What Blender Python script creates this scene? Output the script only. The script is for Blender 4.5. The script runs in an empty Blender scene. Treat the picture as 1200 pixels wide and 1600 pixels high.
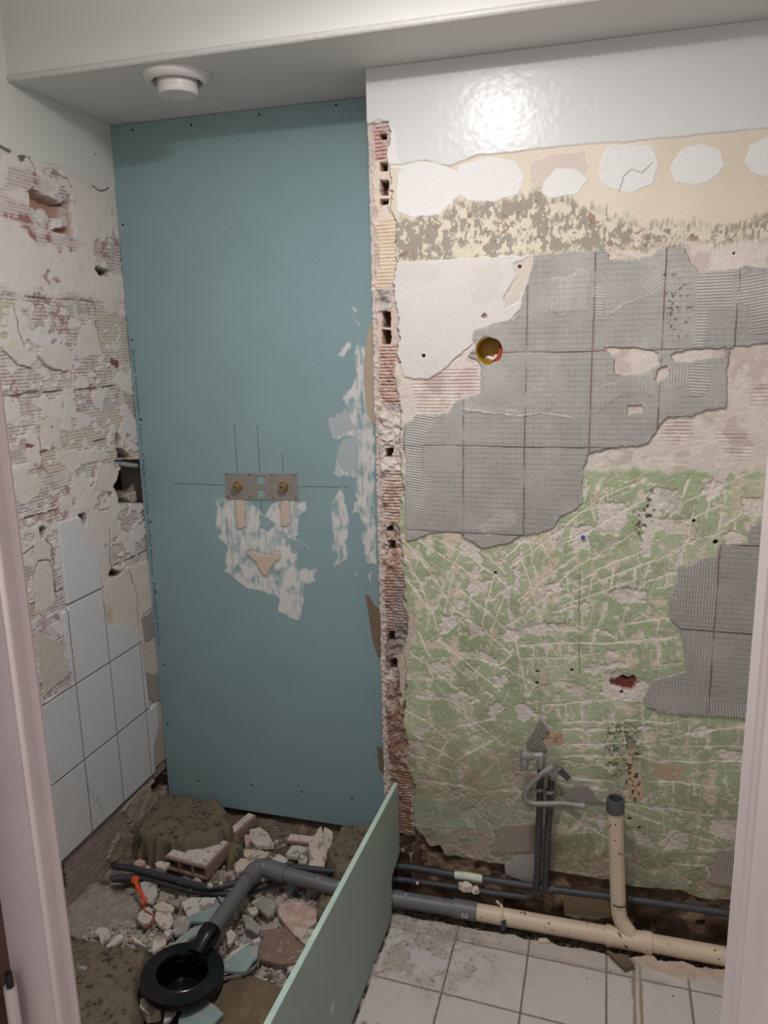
import bpy, bmesh, math, random
import numpy as np
from mathutils import Vector, Matrix, noise as mnoise
random.seed(7); rng = np.random.default_rng(7)
SC = bpy.context.scene
COL = SC.collection
# ---------------------------------------------------------------- camera
YAW, PITCH, ROLL, FPX, CAMH = 0.28122, 0.21191, -0.02240, 1209.6, 1.55
def cam_rot():
    cy, sy = math.cos(YAW), math.sin(YAW)
    f = np.array([-sy*math.cos(PITCH), cy*math.cos(PITCH), -math.sin(PITCH)])
    r = np.array([cy, sy, 0.0]); u = np.cross(r, f)
    c, s = math.cos(ROLL), math.sin(ROLL)
    return np.array([c*r+s*u, -s*r+c*u, f])
RC = cam_rot(); C0 = np.array([0, 0, CAMH])
cd = bpy.data.cameras.new('camera'); cam = bpy.data.objects.new('camera', cd); COL.objects.link(cam)
m = Matrix(((RC[0][0], RC[1][0], -RC[2][0], 0), (RC[0][1], RC[1][1], -RC[2][1], 0), (RC[0][2], RC[1][2], -RC[2][2], CAMH), (0, 0, 0, 1)))
cam.matrix_world = m
cd.sensor_fit = 'HORIZONTAL'; cd.sensor_width = 36.0; cd.lens = FPX/1200*36.0; cd.clip_start = 0.02
SC.camera = cam
# ---------------------------------------------------------------- world, lamps, exposure
SC.view_settings.view_transform = 'Standard'; SC.view_settings.look = 'None'
SC.view_settings.gamma = 1.0; SC.view_settings.use_curve_mapping = False
SC.view_settings.exposure = 0.0
W = bpy.data.worlds.new('world'); SC.world = W; W.use_nodes = True
W.node_tree.nodes['Background'].inputs[0].default_value = (0.86, 0.81, 0.81, 1)
W.node_tree.nodes['Background'].inputs[1].default_value = 0.42
LAMP = (-0.36, 1.13, 2.285)
def point_lamp(name, loc, power, radius, color):
    l = bpy.data.lights.new(name, 'POINT'); l.energy = power; l.shadow_soft_size = radius; l.color = color
    o = bpy.data.objects.new(name, l); o.location = loc; COL.objects.link(o); return o
point_lamp('ceiling_bulb', LAMP, 5.6, 0.06, (1.0, 0.975, 0.965))
ad = bpy.data.lights.new('ceiling_diffuser', 'AREA'); ad.shape = 'DISK'; ad.size = 0.11; ad.energy = 12.5; ad.color = (1.0, 0.975, 0.965)
ao = bpy.data.objects.new('ceiling_diffuser', ad); ao.location = (LAMP[0], LAMP[1], LAMP[2]-.02); COL.objects.link(ao)
point_lamp('hall_fill', (-0.30, -0.75, 2.25), 13.0, 0.20, (1.0, 0.93, 0.92))      # fill light added outside the door to brighten the jambs
# ---------------------------------------------------------------- room numbers (metres)
XL, XR, YB, YW, YD = -1.406, 0.62, 2.103, 1.909, 0.68     # left wall, right end, board plane, right wall plane, door plane
ZS, ZC, YS = 2.184, 2.52, 1.703                          # underside and front of the boxed-in duct, ceiling
XE = -0.567                                              # left edge of the right wall
def ray(x, y):
    return RC.T @ np.array([(x-600)/FPX, -(y-800)/FPX, 1.0])
def onY(x, y, Y): d = ray(x, y); return C0+d*(Y/d[1])
def onZ(x, y, Z): d = ray(x, y); return C0+d*((Z-CAMH)/d[2])
def onX(x, y, X): d = ray(x, y); return C0+d*(X/d[0])
def crop(pts, ox, oy, s): return [(ox+x/s, oy+y/s) for x, y in pts]
# ---------------------------------------------------------------- objects
def lin(c, k=1.0):
    return tuple(min(1.0, ((v/255.0)**2.2)*k) for v in c[:3])+(1.0,)
def tag(o, label=None, cat=None, group=None, kind=None):
    if label: o['label'] = label
    if cat: o['category'] = cat
    if group: o['group'] = group
    if kind: o['kind'] = kind
    return o
def empty(name, loc, label, cat, group=None):
    o = bpy.data.objects.new(name, None); o.location = loc; o.empty_display_size = .02; COL.objects.link(o)
    return tag(o, label, cat, group)
def link(name, me, mat=None, parent=None, smooth=False):
    if mat is not None: me.materials.append(mat)
    if smooth: me.polygons.foreach_set('use_smooth', [True]*len(me.polygons))
    o = bpy.data.objects.new(name, me); COL.objects.link(o)
    if parent is not None:
        o.parent = parent
        if parent.type == 'EMPTY': o.location = -Vector(parent.location)
    return o
class MB:
    """collects shapes; build() links them as one mesh"""
    def __init__(s): s.v = []; s.f = []
    def add(s, v, f):
        n = len(s.v); s.v += [tuple(map(float, p)) for p in v]; s.f += [tuple(i+n for i in q) for q in f]; return s
    def box(s, a, b):
        x0, y0, z0 = a; x1, y1, z1 = b
        return s.add([(x0,y0,z0),(x1,y0,z0),(x1,y1,z0),(x0,y1,z0),(x0,y0,z1),(x1,y0,z1),(x1,y1,z1),(x0,y1,z1)],
                     [(0,3,2,1),(4,5,6,7),(0,1,5,4),(1,2,6,5),(2,3,7,6),(3,0,4,7)])
    def prism(s, poly, off):
        """poly: 3-D points, off: extrusion vector"""
        n = len(poly); P = [np.array(p, float) for p in poly]; o = np.array(off, float)
        return s.add(P+[p+o for p in P], [tuple(range(n))[::-1], tuple(range(n, 2*n))]+[(i, (i+1)%n, n+(i+1)%n, n+i) for i in range(n)])
    def tube(s, path, r, n=16, cap=True, rr=None):
        P = [np.array(p, float) for p in path]; m = len(P); up = None; rings = []
        for i in range(m):
            t = P[min(i+1, m-1)]-P[max(i-1, 0)]; t /= np.linalg.norm(t)
            if up is None:
                a = np.array([0, 0, 1.]) if abs(t[2]) < .9 else np.array([1., 0, 0])
                up = np.cross(np.cross(t, a), t)
            up = up-t*np.dot(up, t); up /= np.linalg.norm(up); sd = np.cross(t, up)
            q = rr[i] if rr else r
            rings.append([P[i]+q*(math.cos(2*math.pi*k/n)*up+math.sin(2*math.pi*k/n)*sd) for k in range(n)])
        v = [p for R in rings for p in R]; f = []
        for i in range(m-1):
            for k in range(n): f.append((i*n+k, i*n+(k+1)%n, (i+1)*n+(k+1)%n, (i+1)*n+k))
        if cap: f += [tuple(range(n))[::-1], tuple((m-1)*n+k for k in range(n))]
        return s.add(v, f)
    def lathe(s, prof, c, ax=(0, 0, 1), n=40):
        """prof: (radius, height along ax) pairs"""
        ax = Vector(ax).normalized(); q = Vector((0, 0, 1)).rotation_difference(ax)
        v = []; f = []
        for r, h in prof:
            for k in range(n):
                a = 2*math.pi*k/n; v.append(Vector(c)+q @ Vector((r*math.cos(a), r*math.sin(a), h)))
        for i in range(len(prof)-1):
            for k in range(n): f.append((i*n+k, i*n+(k+1)%n, (i+1)*n+(k+1)%n, (i+1)*n+k))
        return s.add(v, f)
    def build(s, name, mat=None, parent=None, smooth=False, bevel=0):
        me = bpy.data.meshes.new(name); me.from_pydata(s.v, [], s.f)
        bm = bmesh.new(); bm.from_mesh(me); bmesh.ops.recalc_face_normals(bm, faces=bm.faces)
        if bevel: bmesh.ops.bevel(bm, geom=[e for e in bm.edges], offset=bevel, segments=2, affect='EDGES')
        bm.to_mesh(me); bm.free()
        o = link(name, me, mat, parent, smooth)
        if smooth and not bevel:
            try: me.set_sharp_from_angle(angle=math.radians(40))
            except Exception: pass
        return o
def smoothpath(pts, n=8):
    P = [np.array(p, float) for p in pts]; P = [2*P[0]-P[1]]+P+[2*P[-1]-P[-2]]; out = []
    for i in range(1, len(P)-2):
        for k in range(n):
            t = k/n; a, b, c, d = P[i-1:i+3]
            out.append(.5*((2*b)+(c-a)*t+(2*a-5*b+4*c-d)*t*t+(3*b-a-3*c+d)*t**3))
    out.append(P[-2]); return out
def bend(pts, rad, n=7):
    """polyline with rounded corners"""
    P = [np.array(p, float) for p in pts]; out = [P[0]]
    for i in range(1, len(P)-1):
        a, b, c = P[i-1], P[i], P[i+1]; u = (a-b)/np.linalg.norm(a-b); w = (c-b)/np.linalg.norm(c-b)
        r = min(rad, np.linalg.norm(a-b)*.49, np.linalg.norm(c-b)*.49); p, q = b+u*r, b+w*r
        for k in range(n+1):
            t = k/n; out.append((1-t)**2*p+2*t*(1-t)*b+t*t*q)
    out.append(P[-1]); return out
# ---------------------------------------------------------------- materials
def mat(name, c, rough=.7, var=.12, vs=30., bump=.2, bs=200., metal=0., c2=None, spots=None, spec=.5, mixlo=.45, mixhi=.62):
    m = bpy.data.materials.new(name); m.use_nodes = True; nt = m.node_tree; N = nt.nodes; L = nt.links
    b = N['Principled BSDF']; b.inputs['Roughness'].default_value = rough; b.inputs['Metallic'].default_value = metal
    b.inputs['Specular IOR Level'].default_value = spec
    tc = N.new('ShaderNodeTexCoord')
    nz = N.new('ShaderNodeTexNoise'); nz.inputs['Scale'].default_value = vs; nz.inputs['Detail'].default_value = 6; L.new(tc.outputs['Object'], nz.inputs['Vector'])
    rp = N.new('ShaderNodeValToRGB'); L.new(nz.outputs['Fac'], rp.inputs[0])
    k = lin(c); a = tuple(v*(1-var) for v in k[:3])+(1,); d = tuple(min(1, v*(1+var)) for v in k[:3])+(1,)
    if c2: a = k; d = lin(c2); rp.color_ramp.elements[0].position = mixlo; rp.color_ramp.elements[1].position = mixhi
    else: rp.color_ramp.elements[0].position = .3; rp.color_ramp.elements[1].position = .7
    rp.color_ramp.elements[0].color = a; rp.color_ramp.elements[1].color = d
    out = rp.outputs[0]
    if spots:
        sc, sp, th, sz = spots
        n2 = N.new('ShaderNodeTexNoise'); n2.inputs['Scale'].default_value = sz; n2.inputs['Detail'].default_value = 3; L.new(tc.outputs['Object'], n2.inputs['Vector'])
        r2 = N.new('ShaderNodeValToRGB'); r2.color_ramp.elements[0].position = th; r2.color_ramp.elements[1].position = th+.03; L.new(n2.outputs['Fac'], r2.inputs[0])
        mx = N.new('ShaderNodeMixRGB'); L.new(r2.outputs[0], mx.inputs[0]); L.new(out, mx.inputs[1]); mx.inputs[2].default_value = lin(sc); out = mx.outputs[0]
    L.new(out, b.inputs['Base Color'])
    if bump:
        n3 = N.new('ShaderNodeTexNoise'); n3.inputs['Scale'].default_value = bs; n3.inputs['Detail'].default_value = 5; L.new(tc.outputs['Object'], n3.inputs['Vector'])
        bp = N.new('ShaderNodeBump'); bp.inputs['Strength'].default_value = bump; bp.inputs['Distance'].default_value = .002
        L.new(n3.outputs['Fac'], bp.inputs['Height']); L.new(bp.outputs[0], b.inputs['Normal'])
    return m
def vmat(name, bump=.35, bs=260., spec=.24):
    """surface whose mineral colours are stored per vertex (alpha = roughness), with procedural grain"""
    m = bpy.data.materials.new(name); m.use_nodes = True; nt = m.node_tree; N = nt.nodes; L = nt.links
    b = N['Principled BSDF']; b.inputs['Specular IOR Level'].default_value = spec
    at = N.new('ShaderNodeVertexColor'); at.layer_name = 'Col'
    tc = N.new('ShaderNodeTexCoord')
    nz = N.new('ShaderNodeTexNoise'); nz.inputs['Scale'].default_value = bs; nz.inputs['Detail'].default_value = 6; L.new(tc.outputs['Object'], nz.inputs['Vector'])
    mr = N.new('ShaderNodeMapRange'); mr.inputs['From Min'].default_value = .3; mr.inputs['From Max'].default_value = .7; mr.inputs['To Min'].default_value = .92; mr.inputs['To Max'].default_value = 1.06
    L.new(nz.outputs['Fac'], mr.inputs['Value'])
    gr = N.new('ShaderNodeMapRange'); gr.inputs['From Min'].default_value = .3; gr.inputs['From Max'].default_value = .7; gr.inputs['To Min'].default_value = .04; gr.inputs['To Max'].default_value = 1; L.new(at.outputs['Alpha'], gr.inputs['Value'])
    sm_ = N.new('ShaderNodeMath'); sm_.operation = 'MULTIPLY'; sm_.inputs[1].default_value = bump; L.new(gr.outputs[0], sm_.inputs[0])
    mx = N.new('ShaderNodeMixRGB'); mx.blend_type = 'MULTIPLY'; L.new(gr.outputs[0], mx.inputs[0]); L.new(at.outputs['Color'], mx.inputs[1]); L.new(mr.outputs[0], mx.inputs[2])
    L.new(mx.outputs[0], b.inputs['Base Color']); L.new(at.outputs['Alpha'], b.inputs['Roughness'])
    bp = N.new('ShaderNodeBump'); L.new(sm_.outputs[0], bp.inputs['Strength']); bp.inputs['Distance'].default_value = .002
    L.new(nz.outputs['Fac'], bp.inputs['Height']); L.new(bp.outputs[0], b.inputs['Normal'])
    return m
# ---------------------------------------------------------------- relief surfaces
def vn(U, V, s, seed):
    """value noise, cell size s metres, -1..1"""
    t = np.random.default_rng(seed).uniform(-1, 1, (257, 257)).astype(np.float32)
    a = U/s+37.3; b = V/s+91.7; i = np.floor(a).astype(int); j = np.floor(b).astype(int); fa = a-i; fb = b-j
    fa = fa*fa*(3-2*fa); fb = fb*fb*(3-2*fb); i &= 255; j &= 255
    return (t[i, j]*(1-fa)+t[i+1, j]*fa)*(1-fb)+(t[i, j+1]*(1-fa)+t[i+1, j+1]*fa)*fb
def fbm(U, V, s, o=4, seed=1, g=.5):
    r = 0; w = 1; tw = 0
    for k in range(o): r = r+w*vn(U, V, s/2**k, seed*13+k); tw += w; w *= g
    return r/tw*1.6
def ss(a, b, x): t = np.clip((x-a)/(b-a), 0, 1); return t*t*(3-2*t)
class Relief:
    def __init__(s, u0, u1, v0, v1, st, conv):
        s.u = np.arange(u0, u1+st*.5, st); s.v = np.arange(v0, v1+st*.5, st); s.U, s.V = np.meshgrid(s.u, s.v); s.conv = conv
        s.H = np.zeros_like(s.U); s.C = np.zeros(s.U.shape+(3,)); s.C[:] = (200, 190, 182); s.R = np.full_like(s.U, .85); s.st = st
        s.wu = fbm(s.U, s.V, .02, 4, 5)*.0035; s.wv = fbm(s.U, s.V, .02, 4, 6)*.0035
    def uv(s, pts): return np.array([s.conv(*p) for p in pts])
    def _win(s, P, mg):
        i0 = np.searchsorted(s.v, P[:, 1].min()-mg); i1 = np.searchsorted(s.v, P[:, 1].max()+mg)
        j0 = np.searchsorted(s.u, P[:, 0].min()-mg); j1 = np.searchsorted(s.u, P[:, 0].max()+mg)
        return slice(i0, max(i1, i0)), slice(j0, max(j1, j0))
    def sd(s, pts, w=1.0, mg=.03, raw=False):
        """signed distance to a polygon, negative inside; w = raggedness of the edge"""
        P = np.array(pts) if raw else s.uv(pts); out = np.full_like(s.U, 9.); a = s._win(P, mg)
        X = s.U[a]+s.wu[a]*w; Y = s.V[a]+s.wv[a]*w
        if X.size == 0: return out
        d = np.full_like(X, 9.); ins = np.zeros(X.shape, bool); n = len(P)
        for k in range(n):
            p, q = P[k], P[(k+1)%n]; e = q-p; L = e@e+1e-12
            t = np.clip(((X-p[0])*e[0]+(Y-p[1])*e[1])/L, 0, 1); d = np.minimum(d, np.hypot(X-p[0]-t*e[0], Y-p[1]-t*e[1]))
            c = (p[1] > Y) != (q[1] > Y)
            if c.any(): ins ^= c & (X < (q[0]-p[0])*(Y-p[1])/(q[1]-p[1]+1e-12)+p[0])
        out[a] = np.where(ins, -d, d); return out
    def ln(s, pts, w=.6, mg=.02, raw=False, out=None):
        """distance to a polyline (updates out with the minimum)"""
        P = np.array(pts) if raw else s.uv(pts)
        if out is None: out = np.full_like(s.U, 9.)
        for k in range(len(P)-1):
            p, q = P[k], P[k+1]; a = s._win(np.array([p, q]), mg); X = s.U[a]+s.wu[a]*w; Y = s.V[a]+s.wv[a]*w
            if X.size == 0: continue
            e = q-p; L = e@e+1e-12; t = np.clip(((X-p[0])*e[0]+(Y-p[1])*e[1])/L, 0, 1)
            out[a] = np.minimum(out[a], np.hypot(X-p[0]-t*e[0], Y-p[1]-t*e[1]))
        return out
    def lay(s, m, c=None, h=None, r=None, add=None):
        """m 0..1 mask; colour c, height h (absolute) or add (relative), roughness r"""
        M = m[..., None]
        if c is not None: s.C = s.C*(1-M)+(np.array(c) if not isinstance(c, np.ndarray) else c)*M
        if h is not None: s.H = s.H*(1-m)+h*m
        if add is not None: s.H = s.H+add*m
        if r is not None: s.R = s.R*(1-m)+r*m
    def mesh(s, name, to3d, mask=None, H=None, C=None, R=None, mt=None, flip=False, smooth=True, k=1.0):
        H = s.H if H is None else H; C = s.C if C is None else C; R = s.R if R is None else R
        nv, nu = s.U.shape
        X, Y, Z = to3d(s.U, s.V, H); co = np.stack([X, Y, Z], -1).reshape(-1, 3)
        idx = np.arange(nv*nu).reshape(nv, nu); q = np.stack([idx[:-1, :-1], idx[:-1, 1:], idx[1:, 1:], idx[1:, :-1]], -1)
        if mask is not None:
            fm = mask[:-1, :-1] | mask[1:, 1:] | mask[1:, :-1] | mask[:-1, 1:] if mask.shape == (nv, nu) else mask
            q = q[fm]
        q = q.reshape(-1, 4)
        if flip: q = q[:, ::-1]
        used = np.zeros(nv*nu, bool); used[q] = True; mp = np.cumsum(used)-1; q = mp[q]; co = co[used]
        me = bpy.data.meshes.new(name); n = len(co); me.vertices.add(n); me.vertices.foreach_set('co', co.astype(np.float32).ravel())
        f = len(q); me.loops.add(f*4); me.loops.foreach_set('vertex_index', q.astype(np.int32).ravel())
        me.polygons.add(f); me.polygons.foreach_set('loop_start', np.arange(0, f*4, 4, dtype=np.int32)); me.polygons.foreach_set('loop_total', np.full(f, 4, np.int32))
        me.update(calc_edges=True)
        at = me.color_attributes.new('Col', 'FLOAT_COLOR', 'POINT')
        lc = np.clip((np.clip(C, 0, 255)/255.)**2.2*k, 0, .9).reshape(-1, 3)[used]; cc = np.concatenate([lc, R.reshape(-1, 1)[used]], 1)
        at.data.foreach_set('color', cc.astype(np.float32).ravel())
        return link(name, me, mt, None, smooth)
# ================================================================ RIGHT WALL
def convR(x, y): p = onY(x, y, YW); return (p[0], p[2])
A = Relief(XE-.004, .41, -.03, ZS, .0017, convR); U, V = A.U, A.V
n1 = fbm(U, V, .03, 5, 11); n2 = fbm(U, V, .008, 4, 12); n3 = fbm(U, V, .15, 3, 13); n4 = fbm(U, V, .05, 4, 14)
ribn = np.sin(V*2*np.pi/.0085+n3*.6)
def m01(x, a, b): return ss(a, b, x)
# rough undercoat everywhere
A.C[:] = (206, 194, 186); A.H += n1*.0008+n2*.0005
A.lay(m01(n4, .15, .35)*.5, (176, 160, 150)); A.lay(m01(-n1, .3, .5)*.6, (214, 204, 196))
chips = m01(fbm(U, V*1.6, .022, 4, 21), .12, .3)
# --- green distemper
gtop = convR(900, 735)[1]
g = ss(gtop+.012, gtop-.002, V+.006*n1+.012*fbm(U, V*0, .05, 3, 31))
g *= ss(-.527, -.51, U+.012*fbm(U, V, .06, 3, 33))
B8 = (590, 800, 3.87); BR_ = (880, 750, 3.556); CC = (590, 1140, 3.87); DD = (880, 1140, 3.75); C7 = (860, 400, 3.529); C6 = (560, 400, 3.529); C2 = (560, 100, 1.875); EE = (780, 1120, 5.4545)
gc = np.zeros_like(A.C); gc[:] = (166, 177, 144)
gc += (n3[..., None]*np.array([10, 7, 9])) + (n1[..., None]*np.array([7, 6, 6]))
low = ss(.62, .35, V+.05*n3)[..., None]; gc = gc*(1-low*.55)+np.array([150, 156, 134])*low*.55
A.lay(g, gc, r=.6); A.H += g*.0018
# plaster chipped through the green
cw = ss(.0, .5, fbm(U, V, .11, 3, 41)+.08)
A.lay(g*m01(fbm(U, V*1.5, .03, 4, 42), .33, .40)*cw, (206, 196, 186), add=-.0014, r=.9)
A.lay(g*m01(fbm(U, V, .012, 3, 43), .60, .66), (206, 196, 176), add=-.0006)
A.lay(g*m01(fbm(U, V, .05, 4, 44), .66, .72), (206, 192, 172))
chipP = [([(500,40),(620,60),(660,150),(600,200),(560,150),(500,300),(490,420),(430,430),(450,200)], BR_), ([(780,40),(830,0),(890,10),(870,90),(800,110)], BR_),
 ([(1000,100),(1110,110),(1110,200),(1050,230),(1000,180)], BR_), ([(240,630),(330,600),(460,620),(460,670),(330,680)], BR_), ([(200,120),(320,130),(360,180),(300,300),(200,290)], BR_),
 ([(40,260),(140,250),(150,380),(50,380)], BR_), ([(100,680),(160,690),(130,750)], BR_), ([(0,800),(100,820),(100,840),(0,835)], BR_), ([(190,820),(280,860),(270,870)], BR_),
 ([(110,1040),(340,1010),(350,1030),(120,1070)], BR_), ([(210,1180),(230,1100),(300,1060),(400,1100),(460,1130),(440,1210),(280,1210)], BR_), ([(680,1400),(790,1360),(840,1385),(740,1420)], BR_),
 ([(850,1500),(1020,1510),(1020,1550),(900,1560)], BR_), ([(230,940),(300,950),(290,990)], BR_), ([(110,1390),(180,1380),(140,1430)], BR_), ([(900,300),(1020,290),(1010,345),(900,360)], BR_),
 ([(510,150),(600,200),(640,300),(600,300),(510,210)], B8), ([(590,410),(690,410),(660,470),(570,500),(540,470)], B8), ([(380,625),(490,625),(460,700),(400,740),(370,780),(400,660)], B8),
 ([(540,640),(620,690),(640,740),(560,760)], B8), ([(930,700),(990,665),(1200,680),(1200,715),(1000,720),(920,740)], B8), ([(600,850),(700,860),(760,940),(640,900)], B8), ([(700,990),(790,980),(760,1060),(710,1050)], B8),
 ([(660,1190),(720,1150),(790,1180),(700,1240)], B8), ([(830,1160),(900,1150),(950,1220),(870,1270)], B8), ([(1020,440),(1090,420),(1110,480),(1070,490)], B8), ([(980,1040),(1050,1050),(1050,1100),(1000,1090)], B8),
 ([(830,270),(860,260),(850,480),(820,470)], B8), ([(1100,80),(1130,80),(1120,250),(1090,230)], B8), ([(520,920),(590,960),(560,1000),(520,970)], B8), ([(650,1080),(710,1090),(690,1120)], B8),
 ([(750,740),(830,700),(860,750),(780,790)], B8), ([(540,1150),(590,1140),(570,1190)], B8),
 ([(430,380),(500,360),(530,400),(450,420)], CC), ([(510,480),(600,470),(590,600),(540,590)], CC), ([(640,470),(680,560),(690,600),(650,540)], CC), ([(250,60),(60,60),(110,150),(330,180)], CC),
 ([(360,600),(440,580),(560,690),(430,660)], DD), ([(620,620),(740,590),(720,700),(600,700)], DD), ([(850,590),(880,520),(1040,520),(1030,690),(960,650)], DD), ([(700,860),(830,780),(870,830),(760,920)], DD),
 ([(0,780),(90,760),(150,870),(200,900),(0,910)], DD), ([(40,720),(130,740),(290,770),(120,780)], DD), ([(460,950),(580,940),(570,1000),(470,990)], DD), ([(200,470),(230,470),(240,560),(210,600)], DD)]
for P, c in chipP:
    d = A.sd(crop(P, *c), 1.4); mk = ss(.003, -.001, d+.004*n2)
    A.lay(mk, (211, 201, 193), h=-.0004+n2*.0012+n1*.0006, r=.9)
d = A.sd(crop([(930,0),(1160,0),(1160,100),(1000,110),(990,220),(940,230)], *BR_), 1.5); A.lay(ss(.004, 0, d)*.7*m01(n1, -.6, -.3), (204, 188, 164))
# pink-beige undercoat between the grey and the green, with brick scratch marks
for P, c in (([(600,1000),(640,900),(770,890),(800,1000),(700,1040)], C7), ([(920,960),(1110,960),(1110,1020),(930,1030)], C7), ([(950,1060),(1110,1050),(1100,1110),(950,1100)], C7), ([(1100,720),(1200,700),(1200,810),(1120,800)], C7),
             ([(380,640),(670,600),(670,740),(540,800),(480,860),(330,860),(290,720)], C6)):
    d = A.sd(crop(P, *c), 2); mk = ss(.006, -.006, d+.006*n1); A.lay(mk*m01(ribn+n1, .1, .6)*.7, (170, 142, 136)); A.lay(mk, add=ribn*.0009)
A.lay((1-g)*ss(1.6, 1.1, V)*m01(fbm(U, V*2.2, .03, 4, 51), .2, .5)*.8, (216, 208, 200), add=.0008)
# --- scratches keyed into the green
SCR = [(B8, """130,130 270,290 385,460 420,520 480,600|250,170 470,310 580,390|500,470 640,580 760,690 800,720|330,150 500,230 700,370 790,450|620,220 780,370|720,200 790,260|160,250 230,370 330,610 370,710
170,400 240,480 330,600|480,600 560,640 640,710 740,790 810,860|370,770 480,840 560,880 740,920 880,1000 960,1040|380,780 470,850 600,960 740,1070|200,850 330,940 450,1050 560,1110 680,1180
440,1160 620,1290 740,1380|330,610 390,470 440,350 470,300 500,240|410,600 430,490 460,330|450,620 490,430|500,580 530,500|540,620 570,500|630,700 660,560 700,390|680,720 720,640 780,470
770,690 900,610 1000,520 1200,320|780,270 920,140 1060,60|800,330 960,220 1160,60|850,530 1060,360 1200,260|850,1000 870,880|850,810 1000,790 1200,790|870,880 1200,880|1000,1170 1200,1150
860,170 880,300 930,450 980,620 1000,680|910,150 940,300 990,480 1020,600|990,150 1060,380|1040,100 1060,200|770,400 790,560 830,740 900,1100|860,530 880,620 910,710|1010,560 980,660|900,1110 960,1040
330,100 300,240|560,420 640,330|700,520 800,440|1080,520 1200,480|1060,600 1200,560|940,800 950,880|1030,800 1020,880|1110,800 1100,880|1160,800 1150,870|240,1110 420,1130|300,900 340,1000|250,720 320,880
740,930 820,830|480,1290 700,1250|180,1200 300,1260 420,1370|1000,1180 1010,1240|1090,1170 1100,1230|400,400 370,560|600,330 560,450|870,550 1000,420|560,1000 620,930|260,440 330,380"""),
 (BR_, """0,520 160,430 330,330 450,250|0,580 130,540 250,470 420,400|0,640 230,550 440,470 570,420 700,350 860,290|0,690 200,620 360,560|330,800 520,770 590,765|460,560 620,510|520,600 600,580|0,905 300,900 450,885 640,870
530,1025 660,1010|0,1345 400,1330 600,1350|600,1350 700,1320|0,1380 240,1385 480,1370|0,1465 300,1460 480,1445|0,1525 400,1530 520,1560 1020,1560|540,1440 700,1410 1030,1355|590,1480 1020,1475|0,1240 280,1215 430,1225
720,180 690,300 640,480|590,430 560,600|480,460 440,590|400,480 380,620|360,690 320,800 320,870|240,670 200,790 160,900|150,600 120,700 100,800|60,600 40,750|20,530 30,620|75,250 70,400|240,60 260,180|430,840 450,890
350,950 360,1020|150,900 170,1000|15,1240 20,1340|100,1240 105,1330|270,1290 280,1400|330,1340 360,1600|390,1370 420,1500|430,1220 450,1400 475,1520|590,1450 595,1600|700,1340 690,1440 710,1530|800,1430 810,1480
880,1370 880,1410|970,1370 985,1480|0,250 240,80 450,0|0,350 110,300 300,190 500,80|640,250 760,190 880,130|700,110 880,30|820,30 800,200|880,180 860,300|620,620 600,760|150,80 170,220|60,0 50,120|130,0 120,110|200,0 190,60
600,130 520,280|700,0 640,140|900,250 990,180|960,230 940,330|530,780 520,870|430,560 400,640|280,480 260,600|310,560 290,640|170,480 150,600|30,920 120,990|0,990 200,960|520,880 530,1020|640,1340 640,1400"""),
 (CC, """100,90 300,190 440,240|220,20 400,140 540,220|480,180 640,90 740,30|630,90 720,160 760,290|210,290 400,320 640,360 960,378|170,560 400,600 690,640|820,250 850,350|840,250 950,255|320,420 350,530|780,420 880,560|830,420 760,570
650,400 560,500|560,370 480,470|420,340 490,420|150,20 90,130|320,60 280,160|430,60 360,180|560,120 470,200|700,200 640,260|850,400 800,470"""),
 (DD, """0,275 300,300|0,150 240,160 480,150|360,470 560,540|360,430 880,500|20,490 170,580 280,640|130,480 60,580|150,520 280,530|560,660 650,590 720,600|460,750 640,780 800,800|720,600 880,660|590,770 680,850|820,370 1050,430
870,260 870,330|950,260 970,380|640,290 650,370|760,290 770,370|500,300 700,310 900,330|780,680 840,700 900,690"""),
 (EE, """0,610 210,635|460,490 660,520 840,550|460,550 700,590 900,610|110,470 150,600|560,820 740,940|740,830 640,950|800,860 950,890|20,920 130,700""")]
dd = np.full_like(U, 9.)
for c, t in SCR:
    for l in t.replace('\n', '|').split('|'):
        P = [tuple(map(float, q.split(','))) for q in l.split()]; A.ln(crop(P, *c), .7, out=dd)
wd = .0012+.0012*ss(-.3, .6, n4); lm = ss(wd+.0012, wd-.0004, dd)*g
A.lay(lm, (222, 213, 198), add=-.0010, r=.9)
# flaking along the scratches
A.lay(g*ss(.011, .004, dd)*m01(fbm(U, V, .02, 4, 61), .24, .34), (212, 202, 192), add=-.0008, r=.9)
dd2 = np.full_like(U, 9.)   # faint finer scoring
r2 = np.random.default_rng(5)
for k in range(420):
    x = r2.uniform(640, 1180); y = r2.uniform(750, 1340); L = r2.uniform(14, 46)
    a = (r2.choice([.72, .6, -1.25, 1.9]) if x < 800 and y < 1150 else r2.choice([-.45, -.3, -1.3, 1.35]) if y < 980 else r2.choice([-.06, .02, 1.45, 1.75]) if x > 800 else r2.choice([.6, -.6, .2]))+r2.normal(0, .09)
    A.ln([(x, y), (x+L*math.cos(a)/2, y+L*math.sin(a)/2+r2.normal(0, 1.2)), (x+L*math.cos(a), y+L*math.sin(a))], .9, out=dd2, mg=.01)
A.lay(g*ss(.0020, .0005, dd2)*.8, (214, 205, 188), add=-.0005)
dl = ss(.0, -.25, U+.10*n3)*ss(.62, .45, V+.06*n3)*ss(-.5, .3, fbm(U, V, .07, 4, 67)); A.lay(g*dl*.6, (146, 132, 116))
dl = ss(.33, .28, V)*ss(.18, .21, V)*ss(-.15, -.22, U); A.lay(g*dl*.5, (158, 176, 160))
A.lay(g*m01(fbm(U, V, .04, 5, 68), .1, .6)*.25, (128, 132, 104))
dg_ = ss(.62, .25, V+.05*n3)*(.55+.45*fbm(U, V, .05, 4, 69)); A.lay(g*np.clip(dg_, 0, 1)*.42, (128, 118, 98))
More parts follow.
